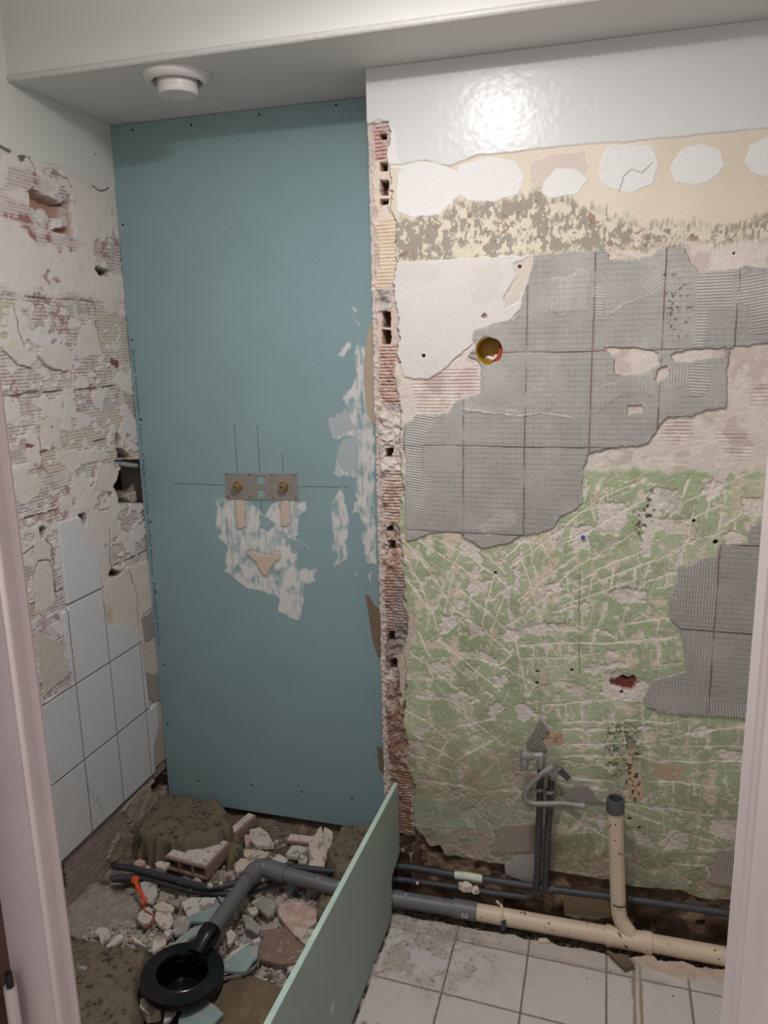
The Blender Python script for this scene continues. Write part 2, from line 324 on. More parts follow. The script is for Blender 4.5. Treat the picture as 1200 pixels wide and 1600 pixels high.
# mould and rust stains
mo = A.sd(crop([(250,1330),(420,1370),(410,1500),(330,1640),(240,1640)], *BR_), 3, .05); A.lay(ss(.02, -.01, mo)*m01(fbm(U, V, .006, 4, 62, .7), .0, .35)*.75, (74, 76, 64))
mo = A.sd(crop([(360,1480),(420,1490),(440,1780),(350,1780)], *BR_), 3, .05); A.lay(ss(.012, -.004, mo)*m01(n1, -.4, -.1), (188, 164, 138)); A.lay(ss(.012, -.004, mo)*m01(fbm(U, V, .008, 3, 63), .25, .35), (84, 66, 52))
mo = A.sd(crop([(500,1590),(560,1580),(650,1600),(640,1660),(520,1660)], *BR_), 3, .05); A.lay(ss(.012, -.004, mo)*m01(n2, -.3, .1), (180, 152, 128))
mo = A.sd(crop([(380,170),(440,120),(520,130),(560,200),(400,240),(340,200)], *EE), 2); A.lay(ss(.006, 0, mo), (187, 158, 136)); A.lay(ss(.006, 0, mo)*m01(fbm(U*2, V, .01, 3, 64), .35, .5)*.8, (150, 120, 98))
mo = A.sd(crop([(480,60),(520,160),(430,330),(410,260),(380,240),(430,160)], *BR_), 2); A.lay(ss(.006, -.004, mo)*m01(n2, .1, .4), (88, 92, 70))
mo = A.ln([(905.5, 790), (905.5, 1050)], .3); A.lay(ss(.0012, .0003, mo)*m01(n3, -.4, 0), (70, 66, 58))
# lower left: bare plaster, then brick, then dark rubble at the foot
fz = ss(.24, .2, V+.03*n1); A.lay(fz*m01(n4, -.35, .05), (158, 144, 128), h=n2*.0015); A.lay(fz*m01(fbm(U, V, .03, 4, 66), .1, .25)*.8, (132, 134, 108))
d = A.sd(crop([(130,560),(180,560),(260,640),(390,780),(330,860),(130,830)], *CC), 2); A.lay(ss(.006, -.004, d), (82, 66, 56), h=-.012+n1*.009); A.lay(ss(.006, -.004, d)*m01(n2, .2, .5), (150, 132, 116))
dk = A.sd(crop([(325,710),(380,700),(390,770),(350,780)], *CC), 2); A.lay(ss(.003, -.002, dk), (50, 42, 36), h=-.03)
# brown brick footing behind the pipes
ft = ss(.004, -.004, V-(.128+.012*fbm(U, V*0, .08, 3, 71))); fc = np.zeros_like(A.C); fc[:] = (96, 78, 65); fc += n4[..., None]*16+n1[..., None]*14
A.lay(ft, fc, h=-.012+n1*.004, r=.95); A.lay(ft*m01(ribn+n4, .5, 1.0)*.5, (132, 116, 104)); A.lay(ft*m01(fbm(U, V, .06, 3, 72), .1, .4), (150, 128, 104))
d = A.sd(crop([(0,950),(270,1000),(290,1090),(180,1120),(0,1090)], *DD), 2); A.lay(ss(.006, -.003, d), (168, 148, 124), h=.002)
d = A.sd(crop([(770,1150),(830,1140),(830,1180),(780,1180)], *DD), 2); A.lay(ss(.002, -.002, d), (52, 38, 34), h=-.035)
# --- cream band, white roundels, olive smear, white paint
paintE = crop([(95,295),(130,295),(200,283),(270,300),(345,268),(430,262),(520,250),(620,240),(720,232),(800,228),(860,220),(960,212),(1030,205),(1140,195),(1230,186)], *C2)
band = A.sd(paintE+[(1230, 375), (1200, 372), (1000, 388), (835, 398), (618, 412), (606, 300)], .8, .1)
bc = np.zeros_like(A.C); bc[:] = (208, 196, 178); bc += n3[..., None]*6
A.lay(ss(.001, -.001, band), bc, h=.001+n3*.0004, r=.6)
olp = crop([(95,455),(240,440),(290,395),(320,410),(450,400),(520,380),(640,410),(740,440),(830,480),(960,470),(1080,470),(1230,455),(1230,515),(1130,515),(950,525),(700,545),(510,555),(450,562),(95,588)], *C2)
ol = A.sd(olp, 3, .05); sm = fbm(U*.8, V*.7, .03, 6, 81, .72); om = ss(.008, -.010, ol+.010*fbm(U*2, V*.35, .02, 4, 82))
A.lay(om, (150, 143, 130), h=.0004+n2*.0004, r=.7); s3 = fbm(U*1.2, V*.7, .007, 3, 85); A.lay(om*m01(sm+.55*s3, -.02, .16)*.9, (212, 204, 184), add=.0003); A.lay(om*m01(fbm(U, V, .02, 4, 83)+.3*s3, .70, .76)*.7, (130, 104, 92))
A.lay(ss(.02, .0, ol)*(1-om)*m01(fbm(U*2.5, V*.4, .012, 3, 84), .35, .5)*.8, (140, 132, 112))
for P, c in (([(115,320),(150,290),(230,285),(290,320),(300,380),(240,440),(160,450),(110,430)], (216,214,211)), ([(290,300),(380,272),(460,285),(485,330),(470,380),(390,405),(320,400),(285,370)], (216,214,211)),
             ([(505,290),(560,265),(660,255),(670,300),(655,330),(560,340),(530,370),(505,340)], (202,188,178)), ([(540,350),(580,305),(640,310),(672,340),(640,380),(570,395),(540,380)], (216,214,211)),
             ([(705,290),(725,245),(780,235),(860,240),(880,290),(860,350),(800,378),(730,365),(705,330)], (216,214,211)), ([(912,310),(950,250),(1010,235),(1060,250),(1070,300),(1030,345),(980,355),(930,345)], (216,214,211)),
             ([(1135,290),(1150,240),(1200,210),(1240,230),(1240,330),(1200,330),(1150,315)], (216,214,211))):
    d = A.sd(crop(P, *C2), .8); A.lay(ss(.0012, -.0012, d), c, h=.0022+n3*.0005, r=.7)
d = A.ln(crop([(765,375),(775,330),(800,310),(830,320),(860,290)], *C2), .5); A.lay(ss(.0014, .0004, d), (140, 130, 122), add=-.001)
pt = A.sd([(540, -60), (1260, -60)]+paintE[::-1]+[(606, 262), (604, 190), (590, 188), (582, 192), (540, 192)], .5, .1)
A.lay(ss(.0008, -.0012, pt), (203, 203, 202), h=.0042+fbm(U, V, .012, 2, 91)*.00016, r=.27)
pale = A.sd([(604, 190), (616, 205), (622, 250), (640, 262), (600, 262)], .8); A.lay(ss(.002, -.001, pale), (214, 211, 207), r=.4)
# --- white plaster panel
wp = A.sd(crop([(190,40),(420,22),(840,0),(965,0),(955,80),(910,200),(895,290),(830,360),(720,385),(640,410),(630,480),(540,560),(470,630),(380,680),(250,670),(225,560),(200,300)], *C6), .8)
wm = ss(.001, -.001, wp); A.lay(wm, (206, 201, 197), h=.0038+n3*.0006, r=.75); A.lay(wm*m01(n4, .2, .6)*.3, (190, 184, 178))
d = A.sd(crop([(850,40),(965,0),(955,80),(880,250),(820,290),(800,230),(870,120)], *C6), 1); A.lay(ss(.003, -.002, d), (198, 188, 178), add=-.0025+n1*.002)
for x, y, r_, c, h in ((662, 556, .004, (60,54,50), -.014), (757, 494, .006, (170,150,138), -.004), (812, 417, .004, (120,70,60), -.006), (715, 905, 0, 0, 0), (840, 1049, .003, (40,36,32), -.02), (893, 1047, .003, (40,36,32), -.02), (839, 1067, .0035, (40,36,32), -.02), (774, 895, .003, (40,36,32), -.02),
                       (1084, 814, .0035, (40,36,32), -.02), (1118, 847, .0045, (70,30,26), -.02), (971, 1081, .004, (50,40,36), -.02), (983, 1279, .004, (50,42,36), -.02), (999, 1293, .004, (50,42,36), -.02), (1147, 396, .0022, (50,44,40), -.012), (905, 752+90, 0, 0, 0)):
    if r_: u, v = convR(x, y); d = np.hypot(U-u, V-v)+n2*.001; A.lay(ss(r_+.001, r_-.0015, d), c, h=h)
d = A.ln([(662, 550), (662, 562), (668, 560)], .8)
# red socket hole
d = A.sd([(955,1064),(972,1056),(990,1062),(996,1068),(985,1077),(962,1076)], 2); A.lay(ss(.003, -.002, d), (160, 100, 88), h=-.022+n1*.01)
d = A.sd([(966,1058),(975,1056),(990,1062),(978,1064)], 1); A.lay(ss(.002, -.001, d), (50, 30, 28), h=-.04)
# round socket hole in the grey
hu, hv = convR(765, 548); hr = np.hypot((U-hu), (V-hv)); hm = ss(.0335, .0305, hr+.001*n2)
# --- left edge: torn-off partition, hollow bricks
redge = A.uv([(606,180),(606,230),(611,300),(618,350),(617,400),(616,450),(622,500),(622,560),(619,600),(626,650),(624,700),(629,760),(622,830),(628,870),(632,930),(640,965),(630,1010),(634,1060),(632,1130),(638,1180),(646,1230),(650,1290),(642,1370),(640,1500)])
ur = np.interp(-V, -redge[:, 1], redge[:, 0]); sd = (U-ur)+.007*n1+.003*n2; top = convR(590, 192)[1]
stub = ss(.002, -.002, sd)*ss(top+.002, top-.002, V+.003*n1)
sc = np.zeros_like(A.C); sc[:] = (190, 176, 168); sc += n1[..., None]*12
zz = lambda y: convR(600, y)[1]
def zone(a, b, c, jag=.01): return ss(zz(b)-.002, zz(b)+.002, V+n1*jag)*ss(zz(a)+.002, zz(a)-.002, V+n1*jag)
A.lay(stub, sc, h=-.004+n1*.005+n2*.003, r=.92)
ul = XE+.012
for a, b, c, c2, rib in ((195, 250, (190,168,160), (150,80,76), 1), (250, 345, (206,192,174), None, 0), (345, 447, (206,190,168), (184,160,136), 1), (447, 482, (170,164,158), None, 2), (482, 540, (196,178,164), None, 0), (540, 632, (186,170,160), (150,96,82), 1),
                         (632, 735, (202,192,184), None, 2), (735, 815, (192,178,170), (156,110,98), 1), (815, 895, (186,170,160), (150,110,96), 2), (895, 985, (166,142,130), (120,90,78), 1), (985, 1060, (140,124,116), None, 2), (1060, 1200, (132,104,92), (164,146,134), 2), (1200, 1300, (150,122,104), (108,80,66), 1), (1300, 1420, (84,66,56), (60,46,40), 2)):
    z = zone(a, b, 0)*stub*ss(ul-.003, ul+.004, U+.004*n1)*ss(.0, -.006, sd)
    A.lay(z*m01(n4, -.7, -.2), c)
    if rib == 1: A.lay(z, add=ribn*.0013); A.lay(z*m01(-ribn+n1, .2, .8)*.85, c2)
    elif rib == 2:
        if c2: A.lay(z*m01(n2, .0, .3)*.8, c2)
        A.lay(z, add=n1*.006)
    if a in (250, 345, 482): A.lay(z*.9, h=-.003+(ribn*.0012 if rib else 0)+n2*.0004)
for x0, x1, y0, y1 in ((593,605,253,266), (592,606,281,305), (593,606,311,319), (596,610,487,512), (596,610,516,538), (601,611,700,716), (602,613,823,832), (606,617,845,859), (605,615,990,1001), (609,620,1030,1046), (592,603,208,216)):
    P = [(x0, y0), (x1, y0), (x1-.5, y1), (x0+.5, y1)]; d = A.sd(P, .5 if y0 < 560 else 1.2); A.lay(ss(.001, -.0012, d), (92, 66, 54), h=-.045, r=.95)
d = A.sd([(594,321),(604,319),(605,333),(595,334)], .6); A.lay(ss(.002, -.001, d), (200,190,182), h=-.01)
# bare combed cement beside the strip
d = A.sd([(622,900),(634,935),(640,962),(632,1010),(620,1030),(612,960)], 1.5); A.lay(ss(.003, -.002, d), (146, 134, 128), add=np.sin((U*.5+V)*2*np.pi/.008)*.0008)
d = A.sd([(632,940),(648,960),(652,985),(640,1000),(634,1080),(626,1120),(622,1040),(640,975)], 1.5); A.lay(ss(.003, -.002, d), (186, 172, 158), h=.001+n2*.0006)
A.H = A.H*(1-hm)-.05*hm; A.lay(hm, (120, 110, 96)); 
VM = vmat('stripped_wall'); 
toR = lambda u, v, h: (u, YW-h, v)
strip_f = (stub > .5); 
o = A.mesh('wall_right', toR, mask=~strip_f, mt=VM, k=1.0); tag(o, kind='structure')
o = A.mesh('broken_brick_edge', toR, mask=strip_f, mt=VM); tag(o, 'column of broken hollow bricks and mortar torn open beside the green board', 'brickwork')
# --- grey tile adhesive still on the wall (raised)
def patch(name, outs, label, cat='tile adhesive', thick=.005, holes=(), paint=None, w=1.0, col=(166, 162, 157), mg=.04):
    d = A.sd(outs, w, mg)
    for hP in holes: d = np.maximum(d, -A.sd(hP, .8, mg))
    m_ = ss(.0012, -.0012, d); H0 = A.H.copy(); C_ = np.zeros_like(A.C); C_[:] = col; C_ += n3[..., None]*5+n2[..., None]*3
    Hp = np.maximum(H0, 0)*.3+thick+n3*.0006+n2*.00015
    if paint: Hp, C_ = paint(Hp, C_, d)
    near = ss(.012, .0, -d)*m_; C_ = C_+near[..., None]*n2[..., None]*10
    Hf = np.where(d < .0012, Hp*m_+(H0-.003)*(1-m_), H0-.003)
    o = A.mesh(name, toR, mask=d < .0012, H=Hf, C=C_, R=np.full_like(U, .82), mt=VM)
    return tag(o, label, cat, 'grey tile adhesive left on the right wall')
GU = [-.6455+.1525*k for k in range(8)]; GV = [1.976, 1.751, 1.5255, 1.2995, 1.0760, .8605, .6430]
def tileprint(Hp, C_, joints=True):
    gm_ = np.zeros_like(U)
    for gu in GU: gm_ = np.maximum(gm_, ss(.0024, .0008, abs(U-gu+.0012*n4)))
    for gv in GV: gm_ = np.maximum(gm_, ss(.0024, .0008, abs(V-gv+.0012*n4)))
    fu = np.minimum.reduce([abs(((U-.6455) % .1525)-.1525*t) for t in np.arange(0, 1.01, .0952)]); fv = np.abs((V/.0125) % 1-.5)*.0125
    fine = np.maximum(ss(.0016, .0003, fu)*.6, ss(.0018, .0004, fv))*ss(-.5, .1, n4)
    Hp = Hp-fine*.0006-gm_*.0022; C_ = C_*(1-(fine*.09)[..., None]); jm_ = (gm_*m01(n4+.5*n1, -.8, .3)*.75)[..., None]; rd = m01(fbm(U, V, .09, 3, 97), .05, .3)[..., None]; C_ = C_*(1-jm_)+jm_*(np.array([88, 84, 82])*(1-rd)+np.array([112, 86, 84])*rd)
    C_ = C_+(fbm(U, V, .06, 5, 98)*7)[..., None]*np.array([1, .97, .93])
    return Hp, C_
def comb(Hp, C_, P, ang, pitch=.0066, amp=.0011, tone=.10, w=1.0, curve=0.):
    d = A.sd(P, w); mk = ss(.002, -.001, d); a = math.radians(ang); t = (U*math.sin(a)+V*math.cos(a))+curve*np.sin(U*60); wv = np.sin(t*2*np.pi/pitch+n4*.8)
    return Hp*(1-mk)+(Hp.mean()*0+.0058+wv*amp)*mk, C_*(1+(mk*wv*tone)[..., None])*(1+.04*mk[..., None])
def paintU(Hp, C_, d):
    Hp, C_ = tileprint(Hp, C_)
    for P, c, a, tn in (([(820,100),(1010,80),(1005,280),(880,300),(850,500),(780,500),(810,300),(790,170)], C7, 0, .16), ([(1030,90),(1250,100),(1250,430),(1110,430),(1100,280),(1030,260)], C7, -8, .14), ([(600,600),(760,590),(760,700),(650,740),(600,720)], C7, 90, .08),
                    ([(770,590),(860,590),(890,650),(860,760),(780,770),(755,700)], C7, 4, .18), ([(320,880),(440,880),(380,990),(340,1150),(400,1250),(360,1400),(310,1400),(260,1100),(250,930)], C6, 8, .16), ([(990,130),(1190,110),(1180,300),(1020,320)], C6, 90, .05),
                    ([(920,690),(1090,790),(1060,840),(920,880)], C6, 86, .07), ([(520,170),(620,0),(640,20),(620,200),(560,230)], C7, 40, .1), ([(230,740),(400,680),(560,640),(580,760),(400,760),(250,860)], C7, 82, .05), ([(410,20),(560,10),(600,60),(470,50)], C7, 60, .08), ([(245,170),(300,180),(290,360),(245,330)], C7, 5, .08)):
        Hp, C_ = comb(Hp, C_, crop(P, *c), a, tone=tn)
    bl = A.sd(crop([(640,80),(760,180),(780,300),(760,440),(650,440),(640,300)], *C7), 2); k = ss(.005, -.005, bl)*m01(fbm(U, V, .008, 3, 95), .5, .6); C_ = C_*(1-.35*k[..., None])
    for P, c in (([(0,120),(100,110),(170,70),(220,100),(200,290),(60,330),(0,290)], C7), ([(650,830),(870,860),(900,880),(560,850),(600,790)], C6), ([(640,1510),(760,1430),(850,1400),(870,1480),(700,1540)], C6)):
        bl = A.sd(crop(P, *c), 2); k = ss(.004, -.003, bl); Hp = Hp+k*.0012; C_ = C_*(1+.05*k[..., None])
    d5 = A.ln(crop([(570,840),(700,860),(900,882),(1000,860),(1190,890)], *C6), 1); k = ss(.002, .0006, d5); Hp = Hp+k*.0014; C_ = C_*(1+.22*k[..., None])
    d5 = A.ln(crop([(310,320),(420,260),(545,210)], *C7), 1); k = ss(.002, .0006, d5); Hp = Hp+k*.001; C_ = C_*(1+.14*k[..., None])
    return Hp, C_
up = crop([(965,0),(955,80),(910,200),(900,290),(850,350),(720,385),(640,405),(630,450),(640,500),(605,550),(650,575),(680,610),(672,750),(540,800),(500,870),(320,870),(310,900),(250,925),(240,1050),(270,1150),(255,1300),(265,1480)], *C6)
up += crop([(180,180),(330,125),(500,130),(600,200),(640,215),(780,195),(850,150),(1000,120),(1060,100)], *B8)
up += crop([(50,1440),(180,1365),(170,1300),(190,1150),(210,1095),(330,1060),(540,1035),(600,930),(640,885),(770,890),(850,850),(970,835),(975,640),(1000,510),(1190,485)], *C7)+[(1240, 535), (1240, 420)]
up += crop([(1200,600),(1140,590),(1110,600),(1040,605),(1000,615),(975,580),(960,540),(900,535),(850,565),(780,575),(740,570),(715,545),(560,560)], *C2)
hl = [crop(P, *C7) for P in ([(300,505),(470,505),(590,540),(600,590),(500,645),(400,665),(360,640),(355,560)], [(665,550),(700,530),(965,500),(965,560),(690,590)], [(590,620),(640,600),(655,640),(600,700),(580,690)], [(430,825),(500,820),(520,860),(430,870)])]
hl.append([(765+20.5*math.cos(t), 548+20.5*math.sin(t)) for t in np.linspace(0, 2*math.pi, 25)[:-1]])
patch('adhesive_patch', up, 'large grey bed of tile adhesive with tile back prints above the green paint', holes=hl, paint=paintU, mg=.3)
def paintRt(Hp, C_, d):
    Hp, C_ = tileprint(Hp, C_)
    for P, a, tn in (([(740,430),(850,420),(870,740),(800,800),(620,700),(630,480)], 90, .1), ([(640,850),(790,850),(790,1310),(540,1290),(460,1210),(490,1105),(680,1060),(660,940)], 90, .08), ([(830,1220),(900,1250),(1100,1270),(1100,1320),(800,1315),(790,1200)], 82, .2)):
        Hp, C_ = comb(Hp, C_, crop(P, *BR_), a, tone=tn)
    return Hp, C_
rp = crop([(1250,180),(1138,205),(1080,230),(1015,280),(1040,345),(870,360),(850,420),(750,430),(720,470),(630,480),(630,560),(590,650),(595,770),(645,830),(670,940),(680,1060),(600,1080),(490,1105),(460,1180),(450,1250),(540,1290),(780,1310),(1030,1320),(1250,1330)], *BR_)
patch('adhesive_patch', rp, 'grey bed of tile adhesive at the right edge, low beside the white door jamb', paint=paintRt, col=(160, 155, 150), mg=.3)
def pc(a, tn=.2, pitch=.006):
    def f(Hp, C_, d): return comb(Hp, C_, [(500, 900), (1300, 900), (1300, 1600), (500, 1600)], a, tone=tn, pitch=pitch, amp=.0012)
    return f
patch('adhesive_patch', crop([(350,15),(430,110),(380,180),(410,280),(370,300),(230,270),(240,180),(300,120),(320,50)], *EE), 'small grey combed adhesive smear just above the left stop valve', paint=pc(-35), thick=.004, col=(128, 123, 116))
patch('adhesive_patch', crop([(510,660),(540,600),(680,570),(790,610),(850,690),(920,730),(840,740),(600,700)], *EE), 'grey combed adhesive smear beside the top of the cream waste pipe', paint=pc(60), thick=.004, col=(136, 130, 123))
patch('adhesive_patch', crop([(700,590),(790,570),(950,565),(1000,600),(1080,700),(1060,770),(940,730),(760,745),(680,730),(720,650)], *CC), 'brownish combed adhesive patch behind the two black riser pipes', paint=pc(88, .15), thick=.003, col=(140, 130, 118))
patch('adhesive_patch', crop([(770,810),(870,745),(1000,760),(1010,930),(880,920),(770,870)], *CC), 'smooth grey cement patch low behind the black riser pipes', thick=.003, col=(155, 150, 143))
patch('adhesive_patch', crop([(890,700),(1080,690),(1080,920),(900,910),(830,880),(880,810)], *DD), 'small combed grey adhesive patch low at the right by the door jamb', paint=pc(90), thick=.004, col=(150, 140, 132))
del A
# ================================================================ LEFT WALL
def convL(x, y): p = onX(x, y, XL); return (p[1], p[2])
A = Relief(1.30, YB+.012, -.06, ZS, .002, convL); U, V = A.U, A.V
n1 = fbm(U, V, .03, 5, 111); n2 = fbm(U, V, .008, 4, 112); n3 = fbm(U, V, .15, 3, 113); n4 = fbm(U, V, .06, 4, 114)
ribn = np.sin(V*2*np.pi/.0088+n3*.5)
C3 = (0, 220, 4); C4 = (0, 600, 4); C5 = (0, 950, 3.557)
zl = lambda x, y: convL(x, y)[1]
A.C[:] = (184, 172, 169); A.C += n4[..., None]*14; A.H += n1*.0012
A.H += ribn*.0009*m01(n4, -.6, .2); A.lay(m01(ribn+n1*1.8, .0, .9)*.85, (212, 205, 200)); A.lay(m01(-ribn+n2+n1, .5, 1.1)*.5, (120, 98, 94)); A.lay(m01(fbm(U, V, .02, 4, 129), .0, .25)*.8, (204, 196, 191))
A.lay(m01(n4, .25, .4)*m01(n2, -.2, .2)*.8, (158, 124, 122))
for P, c, k in (([(-60,1000),(90,1010),(110,1200),(20,1330),(-60,1330)], C3, (194,185,170)), ([(600,1040),(780,1020),(805,1340),(640,1320)], C3, (198,188,176)), ([(250,210),(390,190),(560,160),(720,170),(720,480),(300,550),(255,500)], C4, (200,188,178)),
                ([(710,170),(850,170),(875,470),(800,450),(745,330)], C4, (200,184,168)), ([(180,1290),(350,1260),(350,1370),(190,1450)], C4, (186,174,156)), ([(830,740),(900,740),(920,960),(880,960)], C4, (150,146,138))):
    d = A.sd(crop(P, *c), 1.2, .05); mk = ss(.003, -.003, d); A.lay(mk, k, add=0); A.lay(mk*m01(-ribn+n2*.4, .3, .8)*.6, (160, 140, 124))
jg = np.zeros_like(U)
for gv in (1.69, 1.45, 1.30, 1.14, .92, .67): jg = np.maximum(jg, ss(.004, .001, abs(V-gv+.004*n4)))
jg2 = np.maximum(ss(.003, .001, abs(U-1.93+.004*n4))*(np.sin(V*13) > 0), ss(.003, .001, abs(U-1.78+.004*n4))*(np.sin(V*13) < 0))
A.lay(np.maximum(jg, jg2)*m01(n1, -.4, .1), (120, 104, 96), add=-.004)
# plaster left over the brick
def plas(v, c=(216, 206, 201)):
    hh = .0030+n3*.0012+n1*.0010+n2*.0004; A.lay(v, c, h=hh, r=.9)
ub = zl(100, 480); pm = fbm(U, V*1.3, .07, 4, 121)
plas(ss(.0, .05, (V-ub)+pm*.03)*m01(pm, -.55, -.42))
plas(m01(pm, .16, .34)*ss(ub+.02, ub-.02, V), (210, 202, 197)); plas(m01(fbm(U, V*1.5, .03, 4, 122), .36, .52), (210, 202, 197))
for P, c in (([(20,1330),(60,1210),(150,1290),(230,1350),(270,1290),(400,1280),(470,1340),(440,1440),(320,1420),(240,1350),(190,1420)], C3), ([(500,1180),(560,1130),(610,1180),(640,1300),(620,1345),(480,1340)], C3),
             ([(250,230),(360,200),(370,260),(380,420),(260,340)], C4), ([(350,420),(540,420),(600,400),(640,470),(520,510),(350,500)], C4), ([(95,590),(240,560),(260,660),(190,740),(110,740)], C4),
             ([(600,510),(700,500),(740,560),(720,640),(690,680),(580,660)], C4), ([(540,800),(700,790),(740,900),(720,960),(640,1000),(690,1150),(640,1250),(540,960)], C4), ([(650,1270),(780,1150),(920,1100),(960,1380),(880,1460),(890,1620),(700,1500),(650,1400)], C4),
             ([(780,200),(860,0),(880,400),(800,360)], C5), ([(860,520),(905,520),(925,830),(850,900),(850,760),(880,620)], C5), ([(200,1000),(290,980),(340,1200),(340,1380),(220,1440)], C4), ([(200,130),(330,180),(380,360),(240,500),(210,300)], C5)):
    d = A.sd(crop(P, *c), 1.4, .04); plas(ss(.002, -.001, d), (208, 198, 190) if c is not C5 else (194, 184, 174))
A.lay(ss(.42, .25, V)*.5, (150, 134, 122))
d = A.sd(crop([(640,1380),(700,1400),(700,1490),(650,1500)], *C4), 1); A.lay(ss(.003, -.001, d), (196, 184, 156))
d = A.sd(crop([(875,1470),(960,1410),(985,1560),(900,1620)], *C4), 1); A.lay(ss(.003, -.001, d), (150, 143, 136), h=.004)
d = A.sd(crop([(800,360),(885,370),(890,510),(840,520),(810,470)], *C5), 1); A.lay(ss(.002, -.001, d), (150, 144, 138), h=.004+np.sin(V*2*np.pi/.008)*.0009)
# exposed ribs high on the wall, around the cavity
for P in ([(60,180),(200,180),(330,300),(260,360),(180,310),(0,300)], [(-40,320),(180,400),(220,440),(330,500),(330,570),(150,520),(0,480)], [(130,540),(330,580),(450,600),(520,660),(380,680),(200,620)]):
    d = A.sd(crop(P, *C3), 3, .05); mk = ss(.006, -.004, d); A.lay(mk, (206, 194, 190), h=.002+ribn*.0011); A.lay(mk*m01(-ribn+n1, .2, .9)*.6, (150, 124, 118)); A.lay(mk*m01(n1, .35, .45), (158, 118, 112))
# cracks
for P, c in (([(100,80),(180,110),(220,180)], C3), ([(330,200),(420,240),(450,300)], C3), ([(20,1320),(100,1390),(200,1430)], C3), ([(230,1350),(300,1420),(420,1450)], C3), ([(590,1020),(605,1180),(640,1330)], C3), ([(85,1020),(110,1180),(150,1290)], C3),
             ([(575,285),(600,305),(640,315),(680,290)], C3), ([(240,320),(258,520),(300,555)], C4), ([(210,1180),(240,1110),(310,1110),(330,1200),(350,1340)], C4), ([(290,960),(330,1060),(350,1300)], C4), ([(680,900),(690,1140)], C4), ([(800,1160),(850,1300),(860,1500)], C4), ([(110,1100),(205,1010),(200,1060)], C4)):
    d = A.ln(crop(P, *c), 1); A.lay(ss(.0026, .0006, d), (110, 98, 92), add=-.003)
# cavities and holes
def hole(P, c, dep, colr, w=1.0, soft=.0015):
    d = A.sd(crop(P, *c), w); A.lay(ss(soft, -soft, d), colr, h=dep, r=.9)
hole([(172,308),(240,320),(385,395),(440,340),(445,420),(465,560),(455,590),(350,570),(240,520),(185,430)], C3, -.042+n2*.001, (176, 140, 124))
hole([(195,430),(260,420),(300,450),(320,500),(300,550),(240,500)], C3, -.006+n1*.008, (206, 198, 192), 2, .004)
hole([(320,480),(370,465),(400,500),(390,550),(330,560)], C3, -.003+n1*.008, (216, 208, 204), 2, .004)
hole([(395,410),(440,430),(445,540),(410,540)], C3, -.012+n1*.008, (196, 184, 178), 2, .004)
hole([(600,788),(650,798),(692,820),(685,848),(610,838),(590,800)], C3, -.06, (44, 32, 30))  # shade inside the hole put into its near-black colour
hole([(690,1345),(745,1380),(740,1420),(690,1400)], C3, .0, (128, 84, 84))
hole([(710,480),(800,475),(890,470),(905,600),(905,740),(740,750),(735,700),(705,640),(745,560),(750,510)], C4, -.11, (40, 28, 27))  # big hole likewise: interior darkened in colour to stand for shade
hole([(725,290),(745,320),(760,400),(820,460),(735,470),(715,340)], C4, -.05, (90, 56, 46))
hole([(810,680),(870,670),(905,700),(900,745),(830,735)], C4, -.02+n1*.01, (170, 158, 150), 2, .004)
hole([(238,900),(265,885),(290,900),(285,950),(255,970)], C4, -.045, (74, 50, 42)); hole([(485,815),(530,810),(538,855),(515,860)], C4, -.04, (74, 50, 42)); hole([(685,1165),(700,1150),(755,1180),(740,1205),(680,1215)], C4, -.04, (60, 40, 36))
hole([(165,370),(220,380),(200,400),(165,395)], C4, .0, (140, 84, 80)); hole([(318,268),(326,268),(326,276),(318,276)], C4, -.02, (40, 34, 32))
# foot of the wall: combed brick, mortar, dark gaps
zb = .185; ft = ss(zb+.004, zb-.004, V+.004*n1)
A.lay(ft, (160, 145, 136), h=-.006+n1*.0015); A.lay(ft, add=np.sin(V*2*np.pi/.0092)*.0011*m01(n4, -.8, 0)); A.lay(ft*m01(-np.sin(V*2*np.pi/.0092)+n2*.4, .2, .8)*.85, (102, 84, 76))
d = A.sd(crop([(690,1120),(760,1020),(860,960),(930,1010),(940,1060),(760,1260),(740,1230)], *C5), 2, .05); A.lay(ss(.008, -.004, d), (158, 146, 132), h=.004+n1*.004)
d = A.sd(crop([(600,1400),(660,1270),(750,1270),(760,1400),(680,1430)], *C5), 2, .05); A.lay(ss(.008, -.004, d), (146, 128, 112), h=.004+n1*.006)
hole([(835,990),(930,890),(945,980),(900,1030),(850,1030)], C5, -.05, (84, 54, 50)); hole([(350,1430),(370,1440),(385,1560),(360,1560)], C5, -.02, (40, 34, 32))
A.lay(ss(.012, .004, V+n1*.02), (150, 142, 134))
# paint at the top
ptl = A.sd(crop([(-200,-40),(-60,20),(0,45),(100,90),(190,110),(230,130),(330,145),(420,200),(520,240),(600,250),(712,290),(760,300),(760,-600),(-200,-600)], *C3), .8, .1)
A.lay(ss(.001, -.001, ptl), (208, 208, 202), h=.006, r=.42)
d = A.ln(crop([(-60,20),(0,45),(50,62)], *C3), .6); A.lay(ss(.005, .003, d), (120, 114, 108)); d = A.sd(crop([(100,85),(150,95),(150,125),(115,125)], *C3), .8); A.lay(ss(.002, 0, d), (110, 112, 106))
toL = lambda u, v, h: (XL+h, u, v)
u_, v_ = convL(146, 241); d = np.hypot(U-u_, V-v_); A.lay(ss(.0045, .0025, d), (120, 120, 116), add=-.002)
tag(A.mesh('wall_left', toL, mt=VM), kind='structure')
